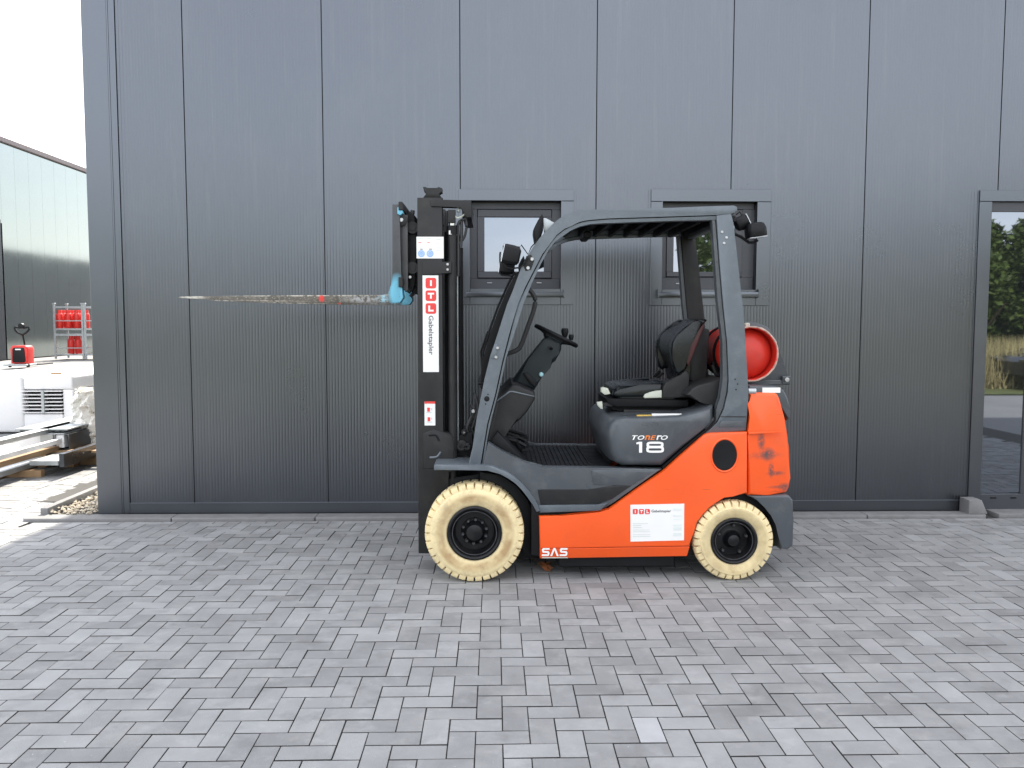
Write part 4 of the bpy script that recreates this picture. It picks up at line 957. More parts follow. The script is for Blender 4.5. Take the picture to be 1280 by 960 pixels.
for ch, y0 in (('I', 347.3), ('T', 363), ('L', 379)):
    rbox('red_square', 532, y0, 545.2, y0+13.2, Ys, m_lred, st)
    if ch == 'I': sticker('letter', 537.6, y0+3, 539.8, y0+10.2, Ys-.0012, m_white, st, .0004)
    elif ch == 'T': sticker('letter', 534.6, y0+3, 542.6, y0+5.2, Ys-.0012, m_white, st, .0004); sticker('letter', 537.5, y0+5.2, 539.7, y0+10.4, Ys-.0012, m_white, st, .0004)
    else: sticker('letter', 535.4, y0+3, 537.7, y0+10.4, Ys-.0012, m_white, st, .0004); sticker('letter', 537.7, y0+8.2, 542, y0+10.4, Ys-.0012, m_white, st, .0004)
letters('lettering', 'Gabelstapler', 534.3, 394.5, 541.8, 443.5, Ys, m_ldark, st, rot=90, bold=.012)
st = sticker('warning_sticker', 530.8, 501.8, 544, 531.8, MY-.0005, m_white); sticker('red_band', 530.8, 501.8, 544, 504.6, Ys, m_lred, st, .0004)
for (px, py) in ((535.5, 513), (536, 525)):
    sticker('pictogram', px-1.5, py-3.5, px+1.8, py+1.5, Ys, m_lred, st, .0004); sticker('pictogram', px-2.5, py+2, px+4, py+3, Ys, m_lgrey, st, .0004); sticker('pictogram', px+2.8, py-3, px+4.2, py-.5, Ys, m_lgrey, st, .0004)
# side label on the orange panel, tilted a little
st = plate('company_sticker', [(788, 631), (855.3, 629.6), (855, 675.4), (788.2, 677)], YN-.0012, YN, m_white, fl, 0); st['label'] = 'white rectangular sticker with ITL Gabelstapler heading'
Yl = YN-.0022
for ch, x0 in (('I', 791), ('T', 798.7), ('L', 806.2)):
    rbox('red_square', x0, 636.2, x0+6.2, 642.6, Yl, m_lred, st)
    if ch == 'I': sticker('letter', x0+2.5, 637.6, x0+3.7, 641.4, Yl-.0012, m_white, st, .0004)
    elif ch == 'T': sticker('letter', x0+1.3, 637.6, x0+5, 638.7, Yl-.0012, m_white, st, .0004); sticker('letter', x0+2.6, 638.7, x0+3.7, 641.4, Yl-.0012, m_white, st, .0004)
    else: sticker('letter', x0+1.9, 637.4, x0+3, 641.4, Yl-.0012, m_white, st, .0004); sticker('letter', x0+3, 640.3, x0+5, 641.4, Yl-.0012, m_white, st, .0004)
letters('lettering', 'Gabelstapler', 814.3, 637.0, 838.8, 641.5, Yl, m_ldark, st, bold=.015)
for (x0, x1, yy) in ((791, 810, 654.5), (791, 801.5, 656.8), (791, 802.5, 659.4), (791, 812, 662.5), (791, 812.5, 664.6), (791, 813, 668.4), (791, 813, 670.6)):
    sticker('print_line', x0, yy-.35, x1, yy+.35, Yl, m_lgrey, st, .0004)
for (y0, y1) in ((635.5, 638), (643.5, 645.5), (648, 650), (655.5, 658), (659, 663), (666, 670)):
    sticker('print_line', 841.5, y0, 852, y1, Yl, material('ghost_print', (.68, .73, .71), .5) if 'ghost_print' not in bpy.data.materials else bpy.data.materials['ghost_print'], st, .0004)
# SAS, drawn in strokes
def strokes(name, polys, Y, mat, parent):
    bm = BM()
    for p in polys: prism(bm, PP(p, Y), Y-.0006, Y)
    return obj(name, bm, mat, parent)
def S_(x, y, w_=9.6, h_=10):
    k = h_/10
    return [[(x+1.5, y), (x+w_, y), (x+w_, y+2.2*k), (x+2.6, y+2.2*k), (x+2.4, y+3.6*k), (x+w_-1.2, y+3.9*k), (x+w_, y+6*k), (x+w_-.6, y+9.2*k), (x+w_-2, y+10*k), (x-.2, y+10*k), (x-.2, y+7.9*k), (x+w_-2.6, y+7.8*k), (x+w_-2.5, y+6.2*k), (x+1.2, y+5.8*k), (x+.1, y+4.4*k), (x+.1, y+1.6*k)]]
strokes('sas_lettering', S_(677.4, 685)+S_(699.8, 685)+[[(687.8, 695), (691.8, 685), (694.2, 685), (698.4, 695), (696, 695), (693, 687.6), (690.2, 695)]], YN+.003, m_white, fl)
sticker('print_line', 677.4, 696.3, 709.6, 697.8, YN+.012, m_cream, fl, .0006)
# TONERO 18 on the hood
Yh = YN+.034
for ch, x0, x1, m__ in (('T', 790, 797.4, m_white), ('O', 797, 805.6, m_white), ('E', 812.9, 820.2, m_lorange), ('O', 826, 834.8, m_white)):
    letters('model_lettering', ch, x0, 544.2, x1, 549.8, Yh, m__, fl, shear=.3, bold=.02)
strokes('model_lettering', [[(805.9, 549.8), (807.4, 544.2), (811.6, 544.2), (812.9, 545.4), (811.7, 549.8), (810, 549.8), (811, 545.7), (808.7, 545.7), (807.6, 549.8)]], Yh, m_lorange, fl)
strokes('model_lettering', [[(820.4, 549.8), (821.9, 544.2), (827.2, 544.2), (826.8, 545.7), (823.3, 545.9), (822.2, 549.8)]], Yh, m_white, fl)
strokes('number_lettering', [[(795.4, 553.2), (798.6, 552.2), (802.7, 552.2), (802.7, 565.8), (798.8, 565.8), (798.8, 555), (795.4, 555.4)]], Yh, m_white, fl)
def ringp(x0, y0, x1, y1, t):
    bm = BM(); O = rnd([at(x0, y0, Yh), at(x1, y0, Yh), at(x1, y1, Yh), at(x0, y1, Yh)], .34, 4); I = rnd([at(x0+t*1.15, y0+t, Yh), at(x1-t*1.15, y0+t, Yh), at(x1-t*1.15, y1-t, Yh), at(x0+t*1.15, y1-t, Yh)], .2, 4)
    A = [bm.verts.new((x, Yh-.0006, z)) for x, z in O]; B = [bm.verts.new((x, Yh-.0006, z)) for x, z in I]
    for i in range(len(A)): bm.faces.new((A[i], A[(i+1) % len(A)], B[(i+1) % len(B)], B[i]))
    bmesh.ops.recalc_face_normals(bm, faces=bm.faces); return bm
obj('number_lettering', ringp(808.2, 552, 829.4, 560.0, 2.8), m_white, fl); Yh -= .0012; obj('number_lettering', ringp(807.8, 557.6, 829.9, 566.0, 2.8), m_white, fl)

# --- wheels
def make_wheel(name, Rr, rim, width, lugs, bolts, mid):
    """wheel with its axis along y, outer face looking to -y, centre of the outer face at the origin"""
    root = bpy.data.objects.new(name, None); COL.objects.link(root)
    shoulder = Rr*.985
    prof = [(rim*.985, .012), (rim*1.03, .004), (rim*1.12, -.002), (rim+(Rr-rim)*.4, -.010), (rim+(Rr-rim)*.62, -.008), (Rr-.034, -.001), (Rr-.032, .0005), (Rr-.018, .002), (Rr-.006, .007), (Rr, .018),
            (Rr+.001, width*.48), (Rr+.001, width*.52), (Rr, width-.018), (Rr-.02, width-.002), (Rr-.05, width), (rim*1.05, width-.004), (rim, width-.01)]
    bm = BM(); rings = []; dg = 2*math.pi/lugs
    angs = []
    for k in range(lugs):
        for t, g in ((0, 1), (.11, 1), (.17, 0), (.56, 0), (.94, 0)): angs.append(((k+t)*dg, g, 0))
    for a, g, _ in angs:
        ring = []
        for j, (r_, y_) in enumerate(prof):
            rr_, yy_, a2 = r_, y_, a
            if g and 7 <= j <= 10: rr_ = r_-.017 if j > 7 else r_-.006; yy_ = y_+(.011 if j < 10 else 0)
            if j >= 11: a2 = a+dg*.5
            if g and 12 <= j <= 13: rr_ = r_-.013
            ring.append(bm.verts.new((rr_*math.sin(a2), yy_, rr_*math.cos(a2))))
        rings.append(ring)
    n = len(rings)
    for i in range(n):
        A, B = rings[i], rings[(i+1) % n]
        for j in range(len(prof)-1): bm.faces.new((A[j], B[j], B[j+1], A[j+1]))
    bmesh.ops.recalc_face_normals(bm, faces=bm.faces)
    ty = obj('tyre', bm, m_tyre_front if Rr > .27 else m_tyre_rear, root, 28, local=True)
    bm = BM()
    lathe(bm, [(rim*1.0, .02), (rim*.99, .0), (rim*.93, -.004), (rim*.88, .0), (rim*.83, .012), (rim*.80, .03), (rim*.76, .05), (rim*.70, .07), (rim*.5, .07), (mid*1.5, .066), (mid*1.3, .06), (mid*1.25, .05), (mid, .03), (mid*.93, .014), (mid*.5, .008), (0, .007)], (0, 0, 0), 'y', 48)
    bmesh.ops.delete(bm, geom=[f for f in bm.faces if len(f.verts) > 5], context='FACES')
    rm = obj('rim', bm, m_rim, root, 25, local=True)
    bm = BM(); torus(bm, (0, .008, 0), rim*.8, .003, (0, 1, 0), 48, 6); obj('rim_ring', bm, m_nut, rm, local=True)
    bmb = None
    for k in range(bolts):
        a = 2*math.pi*(k+.3)/bolts; rr_ = rim*.44 if bolts > 6 else rim*.62
        if bmb is None:
            bm = BM(); lathe(bm, [(.011, 0), (.011, -.016), (.007, -.022), (0, -.022)], (0, 0, 0), 'y', 6); o = obj('wheel_nut', bm, m_nut, rm, local=True); bmb = o
        else: o = bmb.copy(); COL.objects.link(o)
        o.location = (rr_*math.sin(a), .062, rr_*math.cos(a))
    # worn brown scuffing is in the material; raised lettering ring as low blocks
    return root
def place_wheel(root, px, py, Y, far, name):
    x, z = at(px, py, YN-.02)
    root.parent = fl; root.location = Vector((x, Y, z))-fl.location; root.rotation_euler = (0, R(random.uniform(0, 360)), 0) if not far else (R(180), 0, 0)
    return root
xf, zf = at(593, 666.8, YN-.02); xr_, zr_ = at(918.3, 677, YN-.02)
Rf = zf-.002; Rr_ = zr_-.002
print('wheel radii', Rf, Rr_)
w1 = make_wheel('front_wheel', Rf, .162, .17, 36, 10, .05); place_wheel(w1, 593, 666.8, YN-.02, False, '')
w2 = copy_tree(w1, fl); place_wheel(w2, 593, 666.8, mir(YN-.02), True, '')
w3 = make_wheel('rear_wheel', Rr_, .139, .13, 31, 5, .036); place_wheel(w3, 918.3, 677, YN-.015, False, '')
w4 = copy_tree(w3, fl); place_wheel(w4, 918.3, 677, mir(YN-.015), True, '')

# --- bracket for the gas bottle (part of the truck) and the bottle itself
plate('bottle_bracket', [(931, 402), (945, 403), (960, 409), (964, 414), (968, 420), (974, 436), (982, 464), (987, 472.6), (987.5, 481), (936, 483), (925, 478), (920, 440)], YN+.30, YN+.33, m_grey, fl, .006)
plate('bottle_bracket', [(931, 402), (945, 403), (960, 409), (964, 414), (968, 420), (974, 436), (982, 464), (987, 472.6), (987.5, 481), (936, 483), (925, 478), (920, 440)], mir(YN+.30), mir(YN+.33), m_grey, fl, .006)
a = at(905, 481, YN+.3); b = at(986, 474, YN+.3); bm = BM(); box(bm, a[0], b[0], YN+.28, mir(YN+.28), a[1], a[1]+.03, .005); box(bm, b[0]-.05, b[0]+.005, YN+.27, YN+.3, a[1]+.005, b[1]+.02, .004); obj('bottle_cradle', bm, m_grey, fl)
a = at(983.5, 474.5, YN+.26); bm = BM(); lathe(bm, [(.014, 0), (.014, -.02), (0, -.022)], (a[0], YN+.27, a[1]), 'y', 10); obj('bolt', bm, m_steel, fl)
tx, tz = at(938.5, 442.5, YN+.2); TR = .168
gb = empty('gas_bottle', (tx, YC, tz), 'red gas bottle lying across the back of the forklift', 'gas bottle')
Yt = YN+.2
bm = BM(); lathe(bm, [(0, .02), (TR*.3, .024), (TR*.55, .036), (TR*.72, .052), (TR*.84, .07), (TR*.92, .09), (TR*.96, .12), (TR*.97, .62), (TR*.85, .68), (TR*.5, .72), (0, .73)], (tx, Yt, tz), 'y', 48); obj('bottle_body', bm, m_tank, gb, 40)
bm = BM(); lathe(bm, [(TR*.965, .13), (TR, .1), (TR*1.0, .0), (TR*.97, -.003), (TR*.93, .0), (TR*.93, .1)], (tx, Yt, tz), 'y', 48)
# open ring: drop the closing caps
bmesh.ops.delete(bm, geom=[f for f in bm.faces if len(f.verts) > 5], context='FACES')
obj('foot_ring', bm, m_tank, gb, 40)
bm = BM(); torus(bm, (tx, Yt-.002, tz), TR*.98, .0045, (0, 1, 0), 56, 6)
for v in bm.verts: v.co += Vector((random.gauss(0, .0012), 0, random.gauss(0, .0012)))
obj('worn_rim', bm, m_worn, gb)
for yy in (.22, .5):
    bm = BM(); n = 40
    torus(bm, (tx, Yt+yy, tz), TR*.99, .011, (0, 1, 0), 40, 5); obj('strap', bm, m_black, gb)
bm = BM(); a = at(933.5, 406, YN+.26); box(bm, a[0]-.016, a[0]+.014, YN+.24, YN+.29, a[1]-.015, a[1]+.012, .004); obj('strap_clamp', bm, m_cream, gb)

# --- dry twig with brown leaves caught under the truck
a = gnd(684, 716); bm = BM()
tube(bm, smoothline([(*gnd(655, 697), .03), (*gnd(664, 703), .035), (*gnd(674, 709), .02), (*gnd(690, 717), .012)], 5), .004, 5)
tube(bm, smoothline([(*gnd(668, 712), .02), (*gnd(676, 711), .03), (*gnd(686, 712), .015)], 5), .003, 5)
tw = obj('dry_twig', bm, m_bark); tag(tw, 'dry twig with curled brown leaves on the paving under the orange side panel', 'twig')
for k in range(7):
    c = gnd(676+random.uniform(0, 12), 709+random.uniform(0, 8)); bm = BM(); s_ = .03; an = random.uniform(0, 6)
    vs_ = [(c[0]+math.cos(an+t)*s_*r_, c[1]+math.sin(an+t)*s_*r_, .012+h_) for t, r_, h_ in ((0, 1, .02), (1.2, .5, .0), (3.14, 1, .015), (4.4, .5, .03))]
    vs2 = [(x, y, z-.002) for x, y, z in vs_]; V = [bm.verts.new(q) for q in vs_+vs2]
    for q in ((0, 1, 2), (0, 2, 3), (6, 5, 4), (7, 6, 4), (0, 4, 5, 1), (1, 5, 6, 2), (2, 6, 7, 3), (3, 7, 4, 0)): bm.faces.new([V[t] for t in q])
    obj('leaf', bm, m_amber, tw)

# ============================================================ BUILDING MATERIAL AT THE LEFT
def longbox(name, x0, x1, y0, y1, z0, z1, mat, label, cat, group=None, bev=.004, skew=0):
    r_ = ((x0+x1)/2, y0, z0); o = empty(name, r_, label, cat, group) if False else None
    bm = BM(); box(bm, x0, x1, y0, y1, z0, z1, bev)
    if skew:
        for v in bm.verts: v.co.x += skew*(v.co.y-y0)
    o = obj(name, bm, mat); return tag(o, label, cat, group)
# tray shaped steel profile with one tall flange, carried on squared timber
def yat(px, py, z):  # depth of a point of height z
    return gnd(px, py, z)
a = gnd(37, 582, .12); tx0, ty0 = a; tx1 = gnd(73, 582, .12)[0]
bm = BM(); box(bm, tx0, tx1-.004, ty0, ty0+3.2, .12, .165, .002); o1 = bm
tr = obj('steel_tray', bm, m_galv); tag(tr, 'long pale steel tray with a tall grey flange lying on timber beside the hall', 'steel profile')
bm = BM(); box(bm, tx1, tx1+.05, ty0+.01, ty0+3.2, .10, .235, .003); obj('flange', bm, m_trim, tr, local=True)
for k in range(6):
    bm = BM(); yk = ty0+.4+.5*k; lathe(bm, [(.008, 0), (.008, .006), (0, .006)], (tx1+.05, yk, .18), 'x', 8); obj('rivet', bm, m_steel, tr, local=True)
for k, yy in enumerate((ty0+.75, ty0+2.3)):
    longbox('timber_bearer', tx0-.5, tx1+.9, yy, yy+.09, -.001, .099, m_wood, ('nearer' if k == 0 else 'farther')+' squared timber under the pale steel tray', 'timber')
# hollow steel section on a pallet end
hx0, hy0 = gnd(52, 560, .2); hx1 = gnd(84, 560, .2)[0]
pal = empty('pallet', (hx0, hy0-.05, 0), 'small wooden pallet under the open steel boxes beside the hall', 'pallet')
for k in range(5):
    bm = BM(); box(bm, hx0-.04, hx1+.9, hy0-.06+k*.2, hy0+.06+k*.2, .155, .178, .003); obj('board', bm, m_wood, pal)
for bx_ in (hx0-.03, hx1-.02, hx1+.7):
    for k in range(2):
        bm = BM(); box(bm, bx_, bx_+.1, hy0-.05+k*.75, hy0+.08+k*.75, 0, .153, .003); obj('block', bm, m_wood, pal)
def channel(name, x0, x1, y0, y1, z0, z1, t, mat, label, group=None):
    bm = BM(); box(bm, x0, x1, y0, y1, z0, z0+t); box(bm, x0, x1, y0, y1, z1-t, z1); box(bm, x0, x0+t, y0+.001, y1, z0+t, z1-t); box(bm, x1-t, x1, y0+.001, y1, z0+t, z1-t)
    return tag(obj(name, bm, mat), label, 'steel profile', group)
channel('steel_box', hx0, hx0+.13, hy0-.02, hy0+1.6, .182, .345, .006, m_galv, 'pale closed-sided steel box section on the small pallet')
bm = BM(); box(bm, hx0+.006, hx0+.124, hy0-.018, hy0-.01, .188, .339); tag(obj('end_cap', bm, m_galv), 'flat pale cap closing the steel box section on the pallet', 'end cap')
channel('steel_box', hx0+.14, hx0+.29, hy0+.0, hy0+1.6, .182, .345, .008, m_trim, 'dark open-ended steel box section on the small pallet')
# profiled sheets with a toothed front edge
sx0, sy0 = gnd(24, 541, .36); sx1 = gnd(72, 541, .36)[0]
sh = empty('sheet_stack', (sx0, sy0, .2), 'stack of pale trapezoidal steel sheets beside the white wrapped pile', 'steel sheets')
v = []; n = 12
for i in range(n+1):
    x = sx0+(sx1-sx0+.06)*i/n; h_ = .0 if i % 2 else .03; v += [(x, sy0, .352+h_), (x, sy0+2.6, .352+h_)]
mobj('sheet', v, [(2*i, 2*i+2, 2*i+3, 2*i+1) for i in range(n)], m_galv, sh)
bm = BM(); box(bm, sx0-.05, sx1+.1, sy0+.01, sy0+2.6, .384, .40, .002); obj('cover_sheet', bm, m_galv, sh)
bm = BM(); box(bm, sx0-.02, sx1+.06, sy0+.002, sy0+2.6, .2, .351, .003); obj('sheet_bundle', bm, m_whitefoil, sh)
for k in range(3):
    bm = BM(); box(bm, sx0, sx1+.1, sy0+.2+k*1.0, sy0+.3+k*1.0, .0, .199, .003); obj('timber', bm, m_wood, sh)
# long profiles running back from the left edge
n_l = 0
for (px, py, z, w_, h_, mt, nm, lab) in ((0, 549, .40, .12, .05, m_galv, 'steel_beam', 'uppermost long pale beam at the left edge of the photo'), (0, 568, .30, .05, .05, m_whitefoil, 'steel_beam', 'white long beam second from the top at the left edge'),
        (0, 577, .22, .09, .05, m_wood, 'timber_beam', 'long wooden beam below the white one at the left edge'), (0, 588, .12, .16, .05, m_galv, 'steel_beam', 'long grey steel beam low at the left edge'), (0, 591, .05, .12, .05, m_wood, 'timber_beam', 'long thin timber lying on the paving at the left edge')):
    bx, by = gnd(px, py, z); longbox(nm, bx-w_*.6, bx+w_*.4, by-.9, by+2.6, z-h_, z, mt, lab, 'beam')
for k, yy in enumerate((1.6, 3.0)):
    bx = gnd(0, 588, .1)[0]; longbox('timber_bearer', bx-.5, bx+.3, yy, yy+.08, -.002, .068, m_wood, ('nearer' if k == 0 else 'farther')+' timber bearer under the long beams at the left edge', 'timber')
# white wrapped pile with an open, slatted end
wx0, wy0 = gnd(-60, 519, .26); wx1 = gnd(80, 519, .26)[0]; wzt = at(40, 470, wy0)[1]
wp = empty('wrapped_pile', (wx0, wy0, 0), 'white wrapped pile of wall panels with its dark slatted end open', 'wrapped pile')
s0x, s0z = at(31, 516, wy0); s1x, s1z = at(77, 489, wy0)
bm = BM(); box(bm, wx0, s0x-.02, wy0, wy0+4.5, .02, wzt, .04, 3); box(bm, s0x-.02, s1x+.14, wy0+.02, wy0+4.5, s1z+.02, wzt, .03, 3); box(bm, s1x+.0, s1x+.14, wy0+.03, wy0+4.5, .02, s1z+.019, .01); box(bm, s0x-.019, s1x-.001, wy0+.01, wy0+4.5, .02, s0z-.02, .01); obj('white_wrap', bm, m_whitefoil, wp)
for k in range(7):
    zz = s0z+(s1z-s0z)*k/6; bm = BM(); box(bm, s0x-.03, s1x-.0, wy0-.01, wy0+4, zz-.006, zz+.006, .001); obj('panel_edge', bm, m_whitefoil, wp)
bm = BM(); box(bm, s0x-.02, s1x, wy0+.14, wy0+.2, s0z-.02, s1z+.02); obj('dark_core', bm, m_joint, wp)
bm = BM(); q = at(54, 500, wy0)[0]; box(bm, q-.02, q+.02, wy0-.02, wy0+.1, s0z-.01, s1z+.01, .003); obj('spacer_post', bm, m_galv, wp)
a = at(52, 485, wy0+.05); b = at(75, 481, wy0+.3); bm = BM(); box(bm, a[0], b[0], wy0+.3, wy0+.36, wzt, wzt+.03, .003); tag(obj('wooden_slat', bm, m_wood), 'thin wooden slat lying on top of the white wrapped pile', 'slat')
# crinkled plastic bundle leaning at the wall
bx0, by0 = gnd(86, 562, .12); bx1 = at(128, 520, by0)[0]
bm = BM(); nx_, nz_ = 26, 30; fx_ = lambda i: bx0+(bx1-bx0)*i/nx_
from mathutils import noise as mnoise
grid = []
z_hi = at(95, 486, by0+.1)[1]
for j in range(nz_+1):
    row = []
    for i in range(nx_+1):
        u, v_ = i/nx_, j/nz_
        yy = by0+.16*v_+.25*abs(u-.4)**2*2
        zz = .14+(z_hi-.14)*v_*(1-.12*u)
        d = mnoise.noise(Vector((u*7, v_*7, 1.3)))*.07+mnoise.noise(Vector((u*19+v_*8, v_*15, 4)))*.03
        row.append(bm.verts.new((fx_(i)-.02*v_+d*.6, yy+d*1.3, max(.12, zz)+d*.6)))
    grid.append(row)
for j in range(nz_):
    for i in range(nx_): bm.faces.new((grid[j][i], grid[j][i+1], grid[j+1][i+1], grid[j+1][i]))
back = bmesh.ops.extrude_face_region(bm, geom=list(bm.faces))
for g_ in back['geom']:
    if isinstance(g_, bmesh.types.BMVert): g_.co += Vector((.03, .22, -.03))
bmesh.ops.recalc_face_normals(bm, faces=bm.faces)
o = obj('plastic_bundle', bm, m_foil, ang=25); tag(o, 'crumpled translucent plastic sheet over a bundle beside the hall corner', 'plastic bundle')
bm = BM(); box(bm, gnd(96, 556, .3)[0], bx1+.05, by0+.25, by0+1.0, .16, .42, .01); tag(obj('dark_crate', bm, m_black), 'dark crate under the crumpled plastic sheet', 'crate')

# ============================================================ FAR YARD: gas rack and pallet truck
def far(px, z=0, Y=None): return at(px, 0, Y)[0]
RY = 28.6; 
rx0 = at(68, 400, RY)[0]; rx1 = at(103, 400, RY)[0]
rzt = at(80, 384, RY)[1]; rzm = at(80, 411.5, RY)[1]; rzm2 = at(80, 418.5, RY)[1]; rzl = at(80, 443.5, RY)[1]
rzb1 = at(80, 401, RY)[1]; rzb2 = at(80, 435, RY)[1]
def rack(x0, x1, label):
    rk = empty('gas_rack', (x0, RY, 0), label, 'rack', 'galvanised racks at the far hall')
    dy = 1.05
    for xx in (x0, x1):
        for yy in (RY, RY+dy):
            bm = BM(); box(bm, xx-.035, xx+.035, yy-.035, yy+.035, 0, rzt+.12, .004); obj('post', bm, m_galv, rk)
            bm = BM(); box(bm, xx-.06, xx+.06, yy-.05, yy+.05, rzt+.12, rzt+.17, .01); obj('stacking_cup', bm, m_galv, rk)
    for zz, h_ in ((rzt, .07), (rzb1, .04), (rzm, .07), (rzm2, .09), (rzb2, .04), (rzl, .06)):
        for yy in (RY, RY+dy):
            bm = BM(); box(bm, x0+.036, x1-.036, yy-.02, yy+.02, zz-h_/2, zz+h_/2, .003); obj('rail', bm, m_galv, rk)
        if zz in (rzm, rzl):
            for xx in (x0, x1):
                bm = BM(); box(bm, xx-.02, xx+.02, RY+.036, RY+dy-.036, zz-h_/2, zz+h_/2); obj('rail', bm, m_galv, rk)
            bm = BM(); box(bm, x0+.04, x1-.04, RY+.03, RY+dy-.03, zz-.01, zz+.01); obj('shelf', bm, m_galv, rk)
    return rk
rack(rx0, rx1, 'left galvanised rack with red gas bottles on two levels')
rack(rx1+.1, rx1+.1+(rx1-rx0), 'right galvanised rack partly hidden by the downpipe')
def bottle(x, y, z, h_, label):
    root = empty('gas_bottle', (x, y, z), label, 'gas bottle', 'red gas bottles in the racks')
    r_ = .135
    bm = BM(); lathe(bm, [(0, .0), (r_*.9, .0), (r_, .03), (r_, h_*.68), (r_*.93, h_*.76), (r_*.7, h_*.83), (.05, h_*.87), (0, h_*.87)], (0, 0, 0), 'z', 16); obj('body', bm, m_red, root, 40, local=True)
    bm = BM(); lathe(bm, [(.085, h_*.82), (.09, h_*.98), (.085, h_), (.075, h_), (.07, h_*.84)], (0, 0, 0), 'z', 14); obj('collar', bm, m_red, root, 40, local=True)
    bm = BM(); lathe(bm, [(.02, h_*.86), (.025, h_*.95), (0, h_*.96)], (0, 0, 0), 'z', 8); obj('valve', bm, m_steel, root, 40, local=True)
    return root
proto = None
def put(x, y, z, lab):
    global proto
    if proto is None: proto = bottle(x, y, z, .76, lab); return
    c = copy_tree(proto); c.location = (x, y, z); c['label'] = lab
names = ('first', 'second', 'third')
for k, px in enumerate((74.5, 85.5, 96)):
    put(at(px, 400, RY+.3)[0], RY+.3, rzm+.035, names[k]+' red gas bottle in the front row of the left rack, upper shelf')
for k, px in enumerate((79, 90, 99)):
    put(at(px, 400, RY+.75)[0], RY+.75, rzm+.035, names[k]+' red gas bottle in the back row of the left rack, upper shelf')
put(at(108, 400, RY+.3)[0], RY+.3, rzm+.035, 'red gas bottle on the upper shelf of the right rack beside the downpipe, front')
put(at(107, 400, RY+.75)[0], RY+.75, rzm+.035, 'red gas bottle on the upper shelf of the right rack beside the downpipe, back')
put(at(88, 400, RY+.3)[0], RY+.3, rzl+.03, 'left red bottle of the front two on the lower shelf, left rack')
put(at(97, 400, RY+.3)[0], RY+.3, rzl+.03, 'right red bottle of the front two on the lower shelf, left rack')
put(at(92.5, 400, RY+.72)[0], RY+.72, rzl+.03, 'red bottle standing behind the two others on the lower shelf of the left rack')
# powered pallet truck
TY = gnd(26, 459, 0)[1]; sc_ = F_PX/(TY+CAM_D)
pt = empty('pallet_truck', (at(26, 459, TY)[0], TY, 0), 'red and black powered pallet truck standing in the far yard', 'pallet truck')
def pz(y): return at(26, y, TY)[1]
def pxx(x): return at(x, 450, TY)[0]
bm = BM(); prism(bm, rnd([(pxx(13.5), .12), (pxx(34.5), .12), (pxx(34.5), pz(432)), (pxx(13.5), pz(432))], .2, 4, keep=(0, 1)), TY, TY+.42, .03, 3); body_ = obj('housing', bm, m_red, pt)
bm = BM(); prism(bm, rnd([(pxx(15.5), .16), (pxx(32), .16), (pxx(31), pz(434.5)), (pxx(16.5), pz(434.5))], .15, 3), TY-.02, TY+.02, .008); obj('front_cover', bm, m_black, pt)
bm = BM(); box(bm, pxx(20), pxx(27), TY-.026, TY-.018, pz(437.5), pz(436), .0); obj('cover_mark', bm, m_white, pt)
bm = BM(); box(bm, pxx(9), pxx(38), TY-.25, TY+.4, .05, .11, .01); obj('base_frame', bm, m_galv, pt)
for dx_ in (-.22, .22):
    bm = BM(); box(bm, pt.location.x+dx_-.08, pt.location.x+dx_+.08, TY+.42, TY+1.55, .04, .10, .02); obj('fork_arm', bm, m_mast, pt)
for dx_ in (-.3, .3):
    bm = BM(); lathe(bm, [(0, -.03), (.06, -.03), (.06, .03), (0, .03)], (pt.location.x+dx_, TY-.1, .06), 'x', 14); obj('castor', bm, m_rubber, pt)
bm = BM(); tube(bm, [(pxx(28.5), TY+.15, pz(431)), (pxx(29), TY+.05, pz(419))], .03, 8); obj('tiller', bm, m_black, pt)
bm = BM(); q = smoothline([(29, 418.5), (23, 415.5), (20, 411), (21, 409), (27, 410)], 4); q2 = smoothline([(29, 418.5), (34, 416), (38, 411.5), (37, 409), (31, 410)], 4)
tube(bm, [(pxx(x), TY, pz(y)) for x, y in q], .035, 7); tube(bm, [(pxx(x), TY, pz(y)) for x, y in q2], .035, 7)
lathe(bm, [(0, -.08), (.09, -.06), (.1, .03), (0, .05)], (pxx(28.5), TY, pz(407.5)), 'y', 14); obj('handle', bm, m_black, pt)

